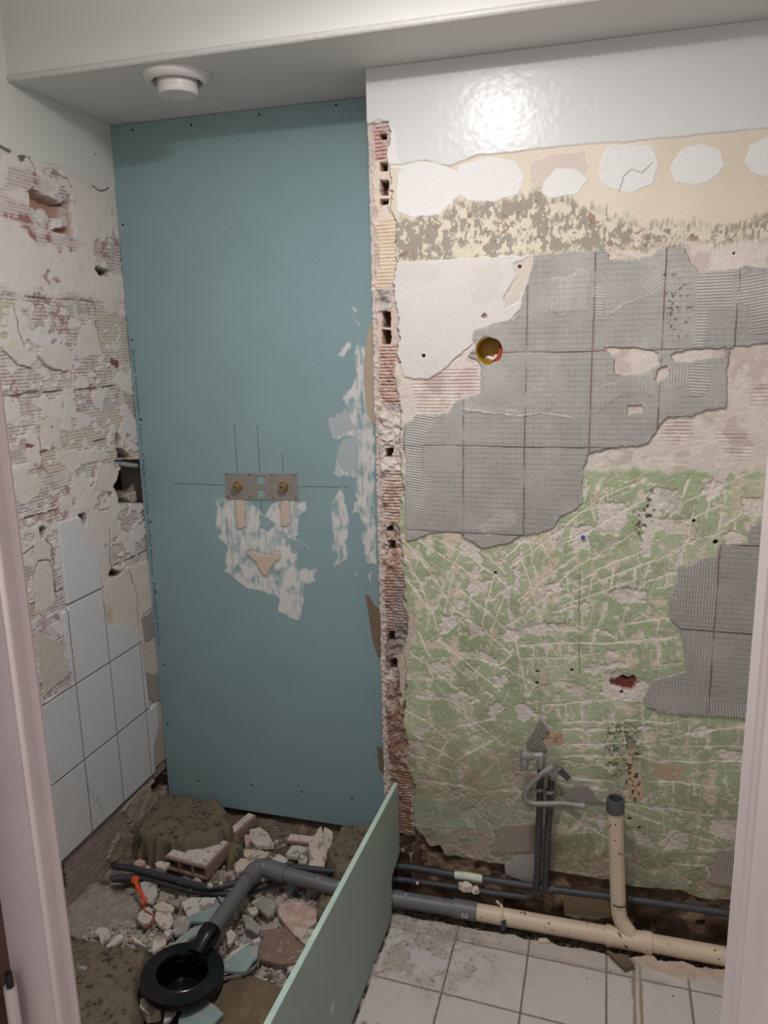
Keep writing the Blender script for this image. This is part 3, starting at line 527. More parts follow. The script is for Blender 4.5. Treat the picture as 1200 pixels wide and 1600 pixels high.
# remaining glazed tiles, one raised sheet with open joints
tl = [convL(*p) for p in crop([(330,880),(350,865),(480,830),(500,870),(520,905),(545,965),(575,1000),(600,1080),(622,1275),(635,1350)], *C4)+crop([(572,0),(590,90),(640,92),(720,115),(772,195),(822,562),(860,530),(872,640),(842,780),(850,912)], *C5)]
tl += [(2.01, .181), (1.7, .180), (1.42, .179), (1.42, .83)]+[convL(*p) for p in crop([(240,520),(350,455),(400,420),(385,360),(350,150),(335,0)], *C5)+crop([(390,1380),(345,1100)], *C4)]
d = A.sd(tl, .25, .3, raw=True); d = np.where(V > .862, np.maximum(d, 1.7-U), d); H0 = A.H.copy(); jt = np.full_like(U, 9.)
for gu in (1.541, 1.697, 1.853, 2.009): jt = np.minimum(jt, abs(U-gu))
for gv in (.875, .6435, .411): jt = np.minimum(jt, abs(V-gv))
jm = ss(.0026, .0008, jt); tc_ = np.zeros_like(A.C); tc_[:] = (204, 203, 204); tc_ = tc_*(1-jm[..., None])+np.array([88, 82, 80])*jm[..., None]
dirt = m01(fbm(U, V, .012, 4, 131), .5, .62)*m01(fbm(U, V, .1, 2, 132), .2, .5)*.7; tc_ *= (1-.16*dirt)[..., None]
m_ = ss(.001, -.001, d); ti = A.mesh('wall_tiles', toL, mask=d < .001, H=np.where(d < .001, .010*m_+(H0-.004)*(1-m_)-jm*.0028*m_, H0-.004), C=tc_, R=.22+.5*jm+.3*dirt, mt=vmat('glazed_tile', .04, 60, .5))
tag(ti, 'pale grey glazed wall tiles still fixed low on the left wall', 'wall tiles')
del A
# ================================================================ PLAIN SHELL
M_paint = mat('white_paint', (210, 209, 206), .5, .02, 8, .12, 90)
M_soff = mat('duct_paint', (208, 207, 203), .55, .02, 8, .1, 60)
M_plas = mat('rough_plaster', (190, 178, 168), .9, .1, 20, .5, 80)
M_dark = mat('dark_void', (60, 52, 48), .95, .1)
def st(name, a, b, m_): return tag(MB().box(a, b).build(name, m_), kind='structure')
st('wall_left', (XL-.12, YD+.1, -.1), (XL+.006, 1.302, ZC), M_paint); st('wall_left', (XL-.12, 1.302, ZS+.0), (XL+.006, YS+.02, ZC), M_paint)
st('wall_left', (XL-.14, 1.302, -.1), (XL-.12, YB+.2, ZS), M_dark)
st('wall_back', (XL-.14, YB+.075, -.1), (XR, YB+.12, ZC), M_plas)
st('wall_return', (XE, YW+.052, -.03), (XE+.03, YB+.075, ZS), M_plas); st('wall_return', (XE+.001, YW+.004, -.03), (XE+.004, YW+.055, ZS), M_plas)
st('wall_right', (.409, YW, -.03), (XR, YW+.05, ZS), M_paint); st('wall_far_right', (XR, YD, -.1), (XR+.1, YB+.1, ZC), M_paint)
st('wall_door', (XL, YD, 0), (-.851, YD+.1, ZC), M_paint); st('wall_door', (.24, YD, 0), (XR, YD+.1, ZC), M_paint); st('wall_door', (-.85, YD, 2.08), (.24, YD+.1, ZC), M_paint)
st('ceiling', (XL-.1, YD, ZC), (XR+.1, YB+.1, ZC+.1), M_paint)
sf = st('ceiling_duct', (XL+.004, YS, ZS), (XR, YB+.1, ZC), M_soff)
bd = MB().tube([(XL+.004, YS+.001, ZS+.006), (XR, YS+.001, ZS+.006)], .008, 12); b_ = bd.build('corner_bead', mat('bead_metal', (196, 194, 190), .4, .1, 200, .3, 300), sf, True); b_['label'] = 'scuffed pale metal corner bead'
# door frame
M_jamb = mat('jamb_paint', (222, 208, 206), .38, .03, 14, .25, 30)
def prof(name, pts, z0, z1, m_, bev=.002):
    return tag(MB().prism([(x, y, z0) for x, y in pts], (0, 0, z1-z0)).build(name, m_, bevel=bev), kind='structure')
jl = prof('trim_1', [(-.704, .785), (-.718, .80), (-.85, .80), (-.85, .758), (-.7227, .758), (-.7227, .785)], 0, 2.08, M_jamb)
st('door_1', (-.84, .700, .02), (-.790, .7575, 2.04), mat('door_brown_edge', (98, 74, 68), .6, .1))
hz = onY(18, 1560, .735); h_ = MB().lathe([(0, 0), (.0085, 0), (.0085, -.10), (0, -.10)], (hz[0], .735, hz[2]+.02), n=24)
ho = h_.build('hinge', M_jamb, jl, True); ho['label'] = 'painted hinge knuckle with bare dark pin'
MB().lathe([(0, .024), (.005, .022), (.005, 0), (0, 0)], (hz[0]+.001, .735, hz[2]+.02), n=16).build('hinge_pin', mat('hinge_metal', (70, 62, 60), .35, .1, metal=.8), ho, True)
prof('trim_2', [(.145, .785), (.145, .735), (.151, .728), (.151, .60), (.25, .60), (.25, .785)], 0, 2.08, M_jamb, .004)
tag(MB().box((-.85, .70, 2.06), (.25, .785, 2.10)).build('trim_3', M_jamb), kind='structure')
# ceiling lamp: cord, socket (the bulb is the light itself)
lp = empty('ceiling_lamp', (LAMP[0], LAMP[1], ZC), 'bare lamp socket hanging on a cord from the ceiling, above the picture', 'lamp')
MB().lathe([(0, 0), (.045, 0), (.04, -.02), (0, -.025)], (LAMP[0], LAMP[1], ZC)).build('ceiling_rose', M_paint, lp, True)
MB().tube([(LAMP[0], LAMP[1], ZC-.02), (LAMP[0], LAMP[1], 2.40)], .003, 8).build('cord', M_paint, lp, True)
MB().lathe([(0, .04), (.016, .038), (.02, 0), (.018, -.02), (0, -.02)], (LAMP[0], LAMP[1], 2.37)).build('socket', mat('socket_white', (220, 218, 210), .4), lp, True)
# ================================================================ FLOOR
# tiled floor with cut joints
def convZ(x, y): p = onZ(x, y, 0); return (p[0], p[1])
A = Relief(-.512, .42, 1.22, 1.93, .0022, convZ); U, V = A.U, A.V
n1 = fbm(U, V, .03, 5, 211); n2 = fbm(U, V, .008, 4, 212); n3 = fbm(U, V, .15, 3, 213)
edge = 1.803-.012*(U > .14)+.006*n1; A.C[:] = (196, 188, 184); A.C += n2[..., None]*3; A.R[:] = .55
jt = np.minimum(abs(U+.3355), np.minimum(abs(U+.1435), abs(U-.0525))); jt = np.minimum(jt, abs(U-.2475)); jt = np.minimum(jt, abs(V-(1.572-.06*(U+.33)*.9)))
jt = np.minimum(jt, abs(V-(1.770-.03*U-.03)+.0)+(U < -.34)*.001)
jm = ss(.0034, .0012, jt+.0006*n2); A.lay(jm, (118, 106, 98), add=-.0022, r=.95)
gp = ss(.013, .010, abs(U-(.125))+.002*n1); gp *= (V < 1.79); A.lay(gp, (150, 136, 122), add=-.004+n1*.001, r=.95); A.lay(gp*ss(.006, .002, abs(U-.125+.004*n3)), (196, 184, 170), add=.001)
dirty = ss(-.1, -.45, U+.12*n3)*ss(1.55, 1.7, V+.1*n1); A.lay(dirty*m01(n1, -.1, .4)*.45, (150, 138, 124)); A.lay(ss(1.72, 1.80, V+.03*n1)*.35, (160, 148, 136))
A.lay(m01(fbm(U, V, .006, 3, 214), .6, .68)*dirty*.6, (96, 86, 78), add=.0005)
A.lay(ss(.012, .004, abs(V-(1.745-.05*U)+.006*n1))*.35*(U < .2), (150, 130, 126))
for x, y, r_ in ((603, 1505, .010), (590, 1520, .006), (618, 1508, .014), (608, 1490, .007), (625, 1475, .005), (570, 1598, .012), (590, 1600, .010)):
    u, v = convZ(x, y); d = np.hypot(U-u, V-v)+n1*.006; A.lay(ss(r_, r_*.5, d)*.8, (128, 112, 96) if r_ < .013 else (168, 158, 134))
gut = ss(-.002, .004, V-edge); A.lay(gut, (104, 92, 82), h=-.022+n1*.008+n2*.004, r=.95); A.lay(gut*m01(n2, .1, .4)*.7, (140, 126, 112)); A.lay(gut*m01(-n2, .2, .5)*.6, (58, 50, 44))
d = A.sd(crop([(570,300),(640,285),(700,310),(800,310),(900,340),(1050,370),(1050,420),(900,400),(760,380),(640,350),(590,330)], 800, 1400, 3), 2); A.lay(ss(.006, -.004, d), (186, 168, 152), h=.007+n1*.004)
tag(A.mesh('floor', lambda u, v, h: (u, v, h), mt=VM), kind='structure')
del A
M_ft = mat('floor_tile_far', (190, 180, 176), .5, .04, 20, .1)
st('floor', (-.512, YD, -.03), (.42, 1.222, 0), M_ft); st('floor', (.419, YD, -.03), (XR, 1.81, 0), M_ft); st('floor', (.419, 1.81, -.06), (XR, YW, -.02), M_plas)
st('floor', (XL-.1, -.6, -.12), (XR+.1, YB+.1, -.07), M_plas); st('floor', (-.9, -.6, -.07), (.5, YD, 0), M_ft)
# rubble bed of the alcove
A = Relief(XL-.01, -.498, 1.0, YB+.08, .0028, convZ); U, V = A.U, A.V
n1 = fbm(U, V, .035, 5, 311); n2 = fbm(U, V, .010, 4, 312); n3 = fbm(U, V, .18, 3, 313); n5 = fbm(U, V, .022, 3, 315)
A.C[:] = (128, 116, 106); A.C += n1[..., None]*10; A.H = -.012+n3*.008+n1*.010+n2*.004
A.lay(m01(n5, .1, .3), (158, 146, 136), add=.004); A.lay(m01(fbm(U, V, .03, 4, 316), .3, .45)*.6, (120, 98, 88)); pz = ss(-1.24, -1.18, U+.03*n1)*ss(1.98, 1.93, V)*ss(1.42, 1.5, V); A.lay(pz*m01(fbm(U, V, .012, 4, 317), -.15, .1)*.85, (184, 172, 163), add=.003); A.lay(m01(-n5, .35, .5)*.8, (84, 74, 66), add=-.006)
lf = ss(-1.17, -1.26, U+.03*n1)*ss(1.72, 1.68, V); A.lay(lf*.8, (160, 150, 144), h=.006+n1*.006+n2*.003)
bk = ss(1.95, 2.02, V+.03*n1)*(U > -1.2); A.lay(bk*.8, (112, 98, 86), h=.0+n1*.010)
A.H += ss(YB-.02, YB+.04, V)*.01; A.H += ss(XL+.05, XL, U)*.012
tag(A.mesh('floor', lambda u, v, h: (u, v, h), mt=VM), kind='structure')
RU, RV, RH = A.u, A.v, A.H
def ground(x, y):
    j = int(np.clip(np.searchsorted(RU, x), 0, len(RU)-1)); i = int(np.clip(np.searchsorted(RV, y), 0, len(RV)-1)); return float(RH[i, j]) if x < -.5 else 0.0
del A
# ================================================================ GREEN BOARD
M_brd = mat('green_board', (135, 160, 164), .8, .04, 5, .06, 350)
M_brde = mat('board_core', (206, 196, 188), .9, .05)
P3 = lambda x, y, d=0: onY(x, y, YB-d)
zb0 = .036; bw = MB().box((XL+.004, YB, zb0), (-.585, YB+.0125, ZS-.001)).build('plasterboard_sheet', M_brd, bevel=.0008)
tag(bw, 'tall teal moisture-resistant plasterboard panel standing at the back of the alcove', 'plasterboard')
MB().box((XL+.0045, YB+.001, zb0-.0006), (-.586, YB+.0115, zb0+.001)).build('cut_edge', M_brde, bw)
M_blk = mat('screw_black', (34, 32, 32), .5, 0, bump=0)
s0 = None
for x, y in ((207,203),(299,195),(405,179),(525,164),(192,351),(206,531),(221,656),(235,815),(243,925),(256,1038),(262,1130),(310,1220),(393,1227),(471,1237),(550,1248),(596,1262),(574,165)):
    p = P3(x, y); o = MB().lathe([(0, .0012), (.0032, .0008), (.0038, -.002)], (p[0], YB, p[2]), (0, -1, 0), 12).build('screw', M_blk, bw)
cu = bpy.data.curves.new('t', 'FONT'); cu.body = "Je suis recyclable à l'infini - Cradle to Cradle certified Bronze - Fabrication France"; cu.size = .0135; cu.space_character = 1.0
to = bpy.data.objects.new('t', cu); COL.objects.link(to); me = bpy.data.meshes.new_from_object(to); bpy.data.objects.remove(to)
vs = np.array([v.co[:] for v in me.vertices]); a = P3(206, 546); b = P3(254, 1008); sx = (a[2]-b[2])/(vs[:, 0].max()-vs[:, 0].min())
for v in me.vertices: x, y = v.co[0], v.co[1]; v.co = (a[0]+.001+y*1.05, YB-.0004, a[2]-x*sx)
tx = link('printed_text', me, mat('print_ink', (66, 84, 84), .8, .1, bump=0), bw); tx['label'] = 'small dark printed line of text running down the board edge'
M_pen = mat('pencil', (44, 62, 64), .8, 0, bump=0)
def pline(a, b, w=.0006):
    p, q = P3(*a), P3(*b); d = (q-p)/np.linalg.norm(q-p); s_ = np.array([-d[2], 0, d[0]])*w
    MB().prism([p-s_, q-s_, q+s_, p+s_], (0, -.0004, 0)).build('pencil_line', M_pen, bw)
for a, b in (((366,662),(371,738)),((402,665),(406,740)),((408,781),(411,830)),((441,707),(442,738)),((272,755),(351,758)),((466,760),(545,761)),((448,825),(449,890))): pline(a, b)
# filler smears on the board
def convB(x, y): p = onY(x, y, YB); return (p[0], p[2])
c0, c1 = convB(325, 990), convB(606, 460); c3, c4_ = convB(200, 1230), convB(590, 240)
A = Relief(c0[0], -.59, c0[1], c1[1], .0016, convB); U, V = A.U, A.V; S8 = (250, 640, 3.871); S2 = (500, 450, 3.2); S9 = (330, 720, 7.5)
n1 = fbm(U, V, .03, 5, 411); n2 = fbm(U, V, .008, 4, 412); st_v = fbm(U*2.2, V*.45, .015, 4, 413)
def smear(name, outs, label, base=(216, 214, 211), thin=.5, stre=0, extra=None, w=1.5, comb_=None):
    d = np.minimum.reduce([A.sd(o, w) for o in outs]); cov = np.clip(thin+.7*n1+.55*st_v, .0, .97)*ss(.003, -.005, d+.004*st_v)
    bc = np.zeros_like(A.C); bc[:] = (137, 161, 165); C_ = bc*(1-cov[..., None])+np.array(base)*cov[..., None]
    H_ = .0004+cov*.0007+n2*.00015
    if comb_:
        for P, a in comb_:
            dc = A.sd(P, 1); k = ss(.001, -.001, dc); t = U*math.sin(math.radians(a))+V*math.cos(math.radians(a)); wv = np.sin(t*2*np.pi/.0058)
            cw_ = (k*np.clip(.35+wv*.6, 0, .9))[..., None]; C_ = C_*(1-k[..., None])+(bc*(1-cw_)+np.array(base)*cw_)*k[..., None]
    if extra: C_, H_ = extra(C_, H_)
    mk = (d < 0)&((cov > .03)|(comb_ is not None)|(extra is not None)); o = A.mesh(name, lambda u, v, h: (u, YB-h, v), mask=mk, H=np.maximum(H_, .0003), C=C_, R=np.full_like(U, .85), mt=VM)
    o.parent = bw; o['label'] = label; return o
def ex1(C_, H_):
    for P in (crop([(285,455),(380,455),(388,600),(398,770),(350,800),(310,780),(300,620)], *S9), crop([(820,470),(905,470),(915,740),(880,775),(835,765)], *S9), crop([(430,1068),(500,1058),(560,1090),(625,1112),(700,1108),(735,1068),(790,1068),(795,1140),(730,1210),(690,1260),(655,1350),(600,1345),(570,1270),(540,1190),(470,1130)], *S9)):
        d = A.sd(P, .8); k = ss(.001, -.0008, d); C_ = C_*(1-k[..., None])+np.array([204, 184, 166])*k[..., None]; H_ = H_+k*.003; g_ = ss(.012, .002, abs(d))*(1-k)*.7; C_ = C_*(1-g_[..., None])+np.array([158, 162, 154])*g_[..., None]
    d = A.sd(crop([(600,620),(700,690),(650,745),(610,720)], *S8), 2); k = ss(.001, -.001, d)*.9; C_ = C_*(1-k[..., None])+np.array([137, 161, 165])*k[..., None]
    d = A.sd(crop([(780,790),(830,790),(900,840),(850,850),(820,880),(780,850)], *S8), 2); k = ss(.001, -.001, d)*.9; C_ = C_*(1-k[..., None])+np.array([137, 161, 165])*k[..., None]
    return C_, H_
smear('plaster_smear', [crop([(340,540),(400,530),(520,550),(600,600),(640,640),(660,570),(720,550),(890,560),(890,610),(840,640),(830,780),(910,835),(860,845),(835,850),(840,960),(945,960),(940,1040),(870,1060),(870,1100),(850,1280),(710,1225),(715,1140),(640,1100),(520,1080),(450,1020),(390,980),(410,830),(345,770),(335,640)], *S8)], 'white filler smeared below the fixing plate, with three thicker beige strokes', thin=.85, extra=ex1)
smear('plaster_smear', [crop([(180,280),(235,285),(240,500),(270,680),(275,1200),(285,1390),(230,1380),(210,1200),(190,1120),(150,1130),(180,1050),(190,950),(60,940),(80,860),(110,760),(190,735),(70,760),(35,670),(130,600),(150,640),(115,540),(190,440),(165,330)], *S2), crop([(50,1090),(110,985),(142,1160),(132,1360),(70,1400)], *S2), crop([(145,65),(190,118),(180,128)], *S2), crop([(158,138),(210,195),(195,198)], *S2), crop([(95,330),(130,285),(160,262),(165,300),(120,350)], *S2), crop([(170,1440),(190,1420),(205,1460)], *S2), crop([(230,1440),(262,1420),(255,1470)], *S2)],
      'white filler dragged down the right edge of the board', thin=.80, comb_=[(crop([(40,670),(130,600),(180,700),(70,750)], *S2), 35), (crop([(80,860),(110,760),(190,740),(190,900),(120,920)], *S2), 35)])
del A
def flat(name, pts, m_, par, off, th, label=None, bev=0):
    o = MB().prism([P3(x, y, off) for x, y in pts], (0, -th, 0)).build(name, m_, par, bevel=bev)
    if label: o['label'] = label
    return o
M_bei = mat('beige_glue', (176, 160, 140), .85, .08, 30, .4); M_brn = mat('brown_glue', (124, 106, 88), .85, .1, 30, .4)
flat('glue_patch', [(582,500),(575,515),(572,545),(568,570),(569,600),(572,640),(580,662),(600,662),(600,500)], M_bei, bw, 0, .0015, 'beige glue patch at the right edge')
flat('glue_patch', [(571,929),(578,932),(584,945),(600,955),(600,1035),(590,1025),(582,1000),(577,965)], M_brn, bw, 0, .0015, 'brown glue patch at the right edge'); flat('glue_patch', [(589,1166),(604,1172),(604,1215),(592,1200)], M_brn, bw, 0, .0015, 'brown glue patch at the right edge')
M_spk = mat('plaster_speck', (214, 214, 210), .9)
mb = MB(); r2 = np.random.default_rng(3)
for k in range(210):
    x, y = (r2.normal(400, 110), r2.normal(330, 70)) if k < 120 else (r2.uniform(240, 575), r2.uniform(230, 1260))
    if not 195 < x < 570: continue
    p = P3(x, y); r_ = r2.uniform(.0006, .0015)*(1.6 if r2.random() < .08 else 1); mb.prism([p+np.array([r_*math.cos(a+k)*r2.uniform(.6, 1.4), 0, r_*math.sin(a+k)]) for a in (0, 1.5, 3, 4.4)], (0, -.0006, 0))
o = mb.build('plaster_specks', M_spk, bw); tag(o, 'scattered tiny white plaster specks', kind='stuff')
# fixing plate with two plugged outlets
p0 = P3(408, 760); pl = empty('mounting_plate', (p0[0], YB, p0[2]), 'grey metal tap fixing plate with two brass outlets screwed to the green board', 'fixing plate')
M_gal = mat('galvanised', (150, 144, 138), .5, .08, 60, .2, 300, metal=.35)
Q = lambda x, y: (330+x/7.5, 720+y/7.5)
def quad(a, b, c, d): return [Q(*a), Q(*b), Q(*c), Q(*d)]
bars = [quad((163,145),(492,147),(500,458),(170,455)), quad((680,148),(1010,150),(1025,462),(688,460)), quad((492,147),(680,148),(680,178),(492,177)), quad((538,270),(634,271),(636,333),(539,332)), quad((498,440),(688,440),(688,460),(500,458)), quad((492,177),(535,177),(540,440),(498,440)), quad((632,177),(680,178),(688,440),(637,440))]
mb = MB()
for b in bars: mb.prism([P3(x, y, .0005) for x, y in b], (0, -.002, 0))
mb.build('plate', M_gal, pl)
for x, y in ((180,160),(440,165),(712,168),(980,170),(197,418),(458,430),(730,438),(990,437)):
    p = P3(*Q(x, y), .0026); MB().lathe([(0, 0), (.0022, 0), (.0022, .0008), (0, .0008)], p, (0, -1, 0), 12).build('screw_hole', M_blk, pl)
M_brs = mat('brass', (190, 150, 84), .3, .1, metal=.9); M_stl = mat('plug_steel', (160, 152, 150), .35, .1, metal=.6)
for x, y in ((310,300),(850,300)):
    p = P3(*Q(x, y), .002); b_ = MB().lathe([(.0155, 0), (.0155, .004), (.0135, .010), (.0145, .012), (.0135, .015), (.0105, .015), (.0100, .004)], p, (0, -1, 0), 28).build('outlet', M_brs, pl, True); b_['label'] = 'threaded brass outlet'
    c_ = MB().lathe([(0, .020), (.0085, .020), (.0095, .018), (.0095, .004)], p, (0, -1, 0), 24).build('plug', M_stl, b_, True)
    for k in (0, 1):
        w, h = ((.007, .0012), (.0012, .007))[k]; MB().box((p[0]-w, p[1]-.0208, p[2]-h), (p[0]+w, p[1]-.0195, p[2]+h)).build('plug_slot', M_blk, b_)
# air vent
vc = onZ(277, 121, ZS); vc = np.array([-1.004, 1.797, ZS]); ve = empty('air_vent', vc, 'round white air extraction valve in the underside of the ceiling duct', 'vent')
M_vt = mat('vent_white', (212, 208, 206), .35, .02, bump=0); M_vk = mat('vent_throat', (150, 146, 140), .7, bump=0)
MB().lathe([(.079, 0), (.079, -.004), (.076, -.010), (.070, -.017), (.062, -.019), (.058, -.016), (.057, .0)], vc, n=64).build('rim', M_vt, ve, True)
MB().lathe([(.057, -.004), (.05, .03), (0, .032)], vc+np.array([0, 0, -.001]), n=48).build('throat', M_vk, ve, True)
MB().lathe([(.0465, .0), (.0465, -.030), (.0455, -.031), (.0455, -.032), (.0470, -.033), (.0465, -.040), (.043, -.044), (0, -.045)], vc, n=64).build('core', M_vt, ve, True)
# ================================================================ PIPES
M_pvc = mat('grey_pvc', (104, 104, 106), .45, .06, 12, .05, 100, spots=((170,164,158), 0, .70, 60)); M_crm = mat('cream_pvc', (208, 188, 164), .45, .08, 10, .08, 80, spots=((40,34,30), 0, .655, 75))
M_blkp = mat('black_pipe', (62, 62, 66), .5, .12, 20, .3, 120, spots=((140,134,130), 0, .68, 50)); M_pl = mat('old_plaster', (206, 194, 184), .9, .1, 40, .8, 90, spots=((168, 152, 140), 0, .58, 60)); M_lab = mat('label_white', (206, 204, 202), .6, .02, bump=0)
M_met = mat('valve_metal', (148, 146, 144), .38, .12, 40, .2, 200, metal=.45); M_bb = mat('black_plastic', (18, 18, 20), .22, .1, bump=.02, spec=.5)
def Wy(x, y, Y=1.885): return onY(x, y, Y)
wp_ = empty('waste_pipe', (-.6, 1.82, 0), 'waste pipe along the foot of the walls, grey at left and cream at right', 'pipe')
a0 = (-.294, 1.835, .026)
MB().tube([a0, (-.525, 1.828, .028), (-.70, 1.80, .052), (-.86, 1.803, .066)], .0218, 24).build('grey_pipe', M_pvc, wp_, True)['label'] = 'dark grey plastic pipe'
sl = MB().tube([(-.356, 1.833, .027), (-.290, 1.835, .026)], .0255, 28).build('coupling', M_pvc, wp_, True)
def label_on(par, x, y, Y, s_):
    p = onY(x, y, Y); MB().box((p[0]-.010*s_, Y-.0006, p[2]-.007*s_), (p[0]+.010*s_, Y, p[2]+.007*s_)).build('sticker', M_lab, par)
    mb = MB()
    for u in (-.006, -.001, .004): mb.box((p[0]+u*s_, Y-.0012, p[2]-.004*s_), (p[0]+(u+.002)*s_, Y-.0004, p[2]+.005*s_))
    mb.box((p[0]-.006*s_, Y-.0012, p[2]+.003*s_), (p[0]+.006*s_, Y-.0004, p[2]+.005*s_)); return mb.build('sticker_print', M_pvc, par)
label_on(sl, 726, 1431, 1.808, .9)
MB().tube([(-.90, 1.808, .070), (-.84, 1.803, .064)], .0262, 28).build('coupling', M_pvc, wp_, True)
el = MB().tube(bend([(-.85, 1.803, .066), (-.925, 1.808, .074), (-.932, 1.74, .074)], .045, 10), .0262, 28).build('elbow', M_pvc, wp_, True); label_on(el, 408, 1374, 1.775, .9)
MB().tube([(-.931, 1.75, .074), (-.940, 1.52, .068)], .0218, 24).build('grey_pipe', M_pvc, wp_, True)['label'] = 'grey pipe arm running to the black drain'
MB().tube([a0, (.60, 1.834, .026)], .0232, 24).build('cream_pipe', M_crm, wp_, True)['label'] = 'old cream plastic pipe'
t0, t1 = Wy(947, 1460, 1.834), Wy(1018, 1475, 1.834)
MB().tube([(t0[0], 1.834, .026), (t0[0]+.012, 1.834, .026), (t0[0]+.0121, 1.834, .026), (t1[0]-.022, 1.834, .026), (t1[0]-.0219, 1.834, .026), (t1[0], 1.834, .026)], .027, 28, rr=[.0275,.0275,.026,.026,.0275,.0275]).build('tee', M_crm, wp_, True)
rt, rb, rc_ = Wy(962, 1252, 1.845), Wy(967, 1428, 1.845), (Wy(990, 1470, 1.834)[0], 1.834, .03)
ri = MB().tube(bend([rt-np.array([0, 0, .03]), (rb[0]-.002, 1.845, .105), (rb[0]+.003, 1.842, .075), rc_], .03), .0195, 24).build('riser', M_crm, wp_, True); ri['label'] = 'short upright cream pipe'
MB().lathe([(.0212, 0), (.0212, .004)], (rb[0]-.001, 1.845, .122), n=24).build('joint_ring', M_blkp, ri, True)
MB().lathe([(.0205, -.034), (.0225, -.033), (.0225, 0), (.0215, .002), (.0165, .002), (.016, -.02), (0, -.021)], rt+np.array([0, 0, .006]), n=32).build('collar', mat('collar_dark', (78, 79, 82), .45, .06), ri, True)['label'] = 'dark grey open collar on top'
cl = Wy(785, 1424, 1.81); MB().tube([(cl[0]-.022, 1.862, .048), (cl[0]-.006, 1.843, .052), (cl[0], 1.815, .044), (cl[0], 1.808, .024)], .004, 8).build('pipe_clip', M_crm, wp_, True); MB().box((cl[0]-.003, 1.804, .008), (cl[0]+.010, 1.815, .036)).build('clip_end', mat('clip_blue', (60, 70, 84), .4), wp_, bevel=.002)
# black supply pipes
bp_ = empty('supply_pipe', (-.3, 1.89, 0), 'upper black water pipe along the wall foot, with the right-hand riser', 'pipe')
P1 = [Wy(x, y, 1.888) for x, y in ((596,1350),(640,1355),(705,1366),(760,1374),(853,1388),(968,1403),(1140,1427),(1260,1445))]
MB().tube(smoothpath(P1, 5), .0098, 16).build('pipe_run', M_blkp, bp_, True)
MB().tube([Wy(852, 1387, 1.882), Wy(856, 1300, 1.876), Wy(862, 1214, 1.874)], .0088, 16).build('riser', M_blkp, bp_, True)
ck = P1[4]; MB().tube([ck-np.array([.018, 0, -.002]), ck+np.array([.018, 0, -.002])], .0122, 16).build('tee', M_blkp, bp_, True)
fl = [Wy(x, y, 1.888) for x, y in ((706,1366),(712,1367),(735,1370),(752,1373),(762,1374.5))]; MB().tube(fl, .0108, 14, rr=[.006,.0108,.0112,.0108,.0065]).build('paint_flake', mat('flake_mint', (200, 208, 190), .8), bp_, True)['label'] = 'pale mint paint flake on the pipe'
bq = empty('supply_pipe', (-.4, 1.88, 0), 'lower black water pipe that turns up into the left-hand riser', 'pipe')
P2 = [Wy(x, y, 1.876) for x, y in ((596,1371),(640,1376),(705,1385),(760,1394))]+bend([Wy(790, 1398, 1.876), Wy(836, 1404, 1.876), Wy(839, 1370, 1.874)], .045)+[Wy(842, 1290, 1.872), Wy(845, 1193, 1.870)]
MB().tube(P2, .0086, 16).build('pipe_run', M_blkp, bq, True)
mb = MB(); 
for Pq in (Wy(842, 1232, 1.872), Wy(859, 1236, 1.874)): mb.lathe([(.0125, -.004), (.0135, 0), (.0125, .004), (.009, .004), (.009, -.004), (.0125, -.004)], Pq, n=20)
pa, pb = Wy(842, 1232, 1.872), Wy(859, 1236, 1.874); mb.box((pa[0]+.01, 1.878, pa[2]-.003), (pb[0]-.008, 1.884, pb[2]+.004)); cp = mb.build('pipe_clamp', M_met, None, True); tag(cp, 'double metal clamp holding the two black risers together', 'pipe clamp')
# stop valves
v1 = Wy(845, 1183, 1.868); sv = empty('stop_valve', v1, 'grey metal stop valve on the left riser, turned to the left', 'valve')
MB().tube([v1+np.array([0, 0, -.03]), v1+np.array([0, 0, .008])], .0105, 16).build('inlet_nut', M_met, sv, True)
MB().tube([v1+np.array([.004, 0, .004]), v1+np.array([-.020, -.004, .002])], .010, 6).build('nut', M_met, sv)
MB().tube([v1+np.array([-.018, -.004, .002]), v1+np.array([-.042, -.008, .004]), v1+np.array([-.050, -.010, .006])], .013, 18, rr=[.010, .0145, .0135]).build('body', M_met, sv, True)
MB().tube([v1+np.array([-.041, -.008, .0]), v1+np.array([-.042, -.012, -.022]), v1+np.array([-.042, -.012, -.0221]), v1+np.array([-.042, -.013, -.036])], .010, 18, rr=[.0125, .0115, .009, .0085]).build('outlet', M_met, sv, True)
v2 = Wy(864, 1200, 1.868); sw = empty('stop_valve', v2, 'metal stop valve on the right riser with a dark flat lever', 'valve')
MB().tube([v2+np.array([0, 0, -.03]), v2+np.array([0, 0, .0]), v2+np.array([0, 0, .014])], .010, 18, rr=[.0095, .011, .0095]).build('body', M_met, sw, True)
MB().tube([v2+np.array([.002, .002, -.004]), v2+np.array([.004, -.016, -.006])], .0115, 18).build('bonnet', M_met, sw, True)
hb = v2+np.array([.012, -.012, .0]); mb = MB(); mb.prism([hb+np.array(p) for p in ((0,0,-.002), (.012,0,.010), (.034,-.002,-.010), (.026,-.002,-.022))], (0, -.006, 0)); mb.build('lever', mat('lever_dark', (74, 68, 68), .5), sw, bevel=.001)['label'] = 'dark lever'
MB().tube([v2+np.array([.0, -.004, -.004]), v2+np.array([-.016, -.012, -.012])], .0085, 6).build('outlet', M_met, sw)
HP = smoothpath([onY(780+x/5.4545, 1120+y/5.4545, Y) for x, y, Y in ((415,450,1.853),(370,480,1.85),(300,545,1.846),(240,615,1.842),(218,670,1.840),(235,712,1.840),(290,738,1.842),(400,742,1.846),(540,738,1.85),(650,752,1.853))], 8)
fh = empty('flexible_hose', HP[0], 'braided grey flexible hose curling from the right stop valve, its end loose', 'hose')
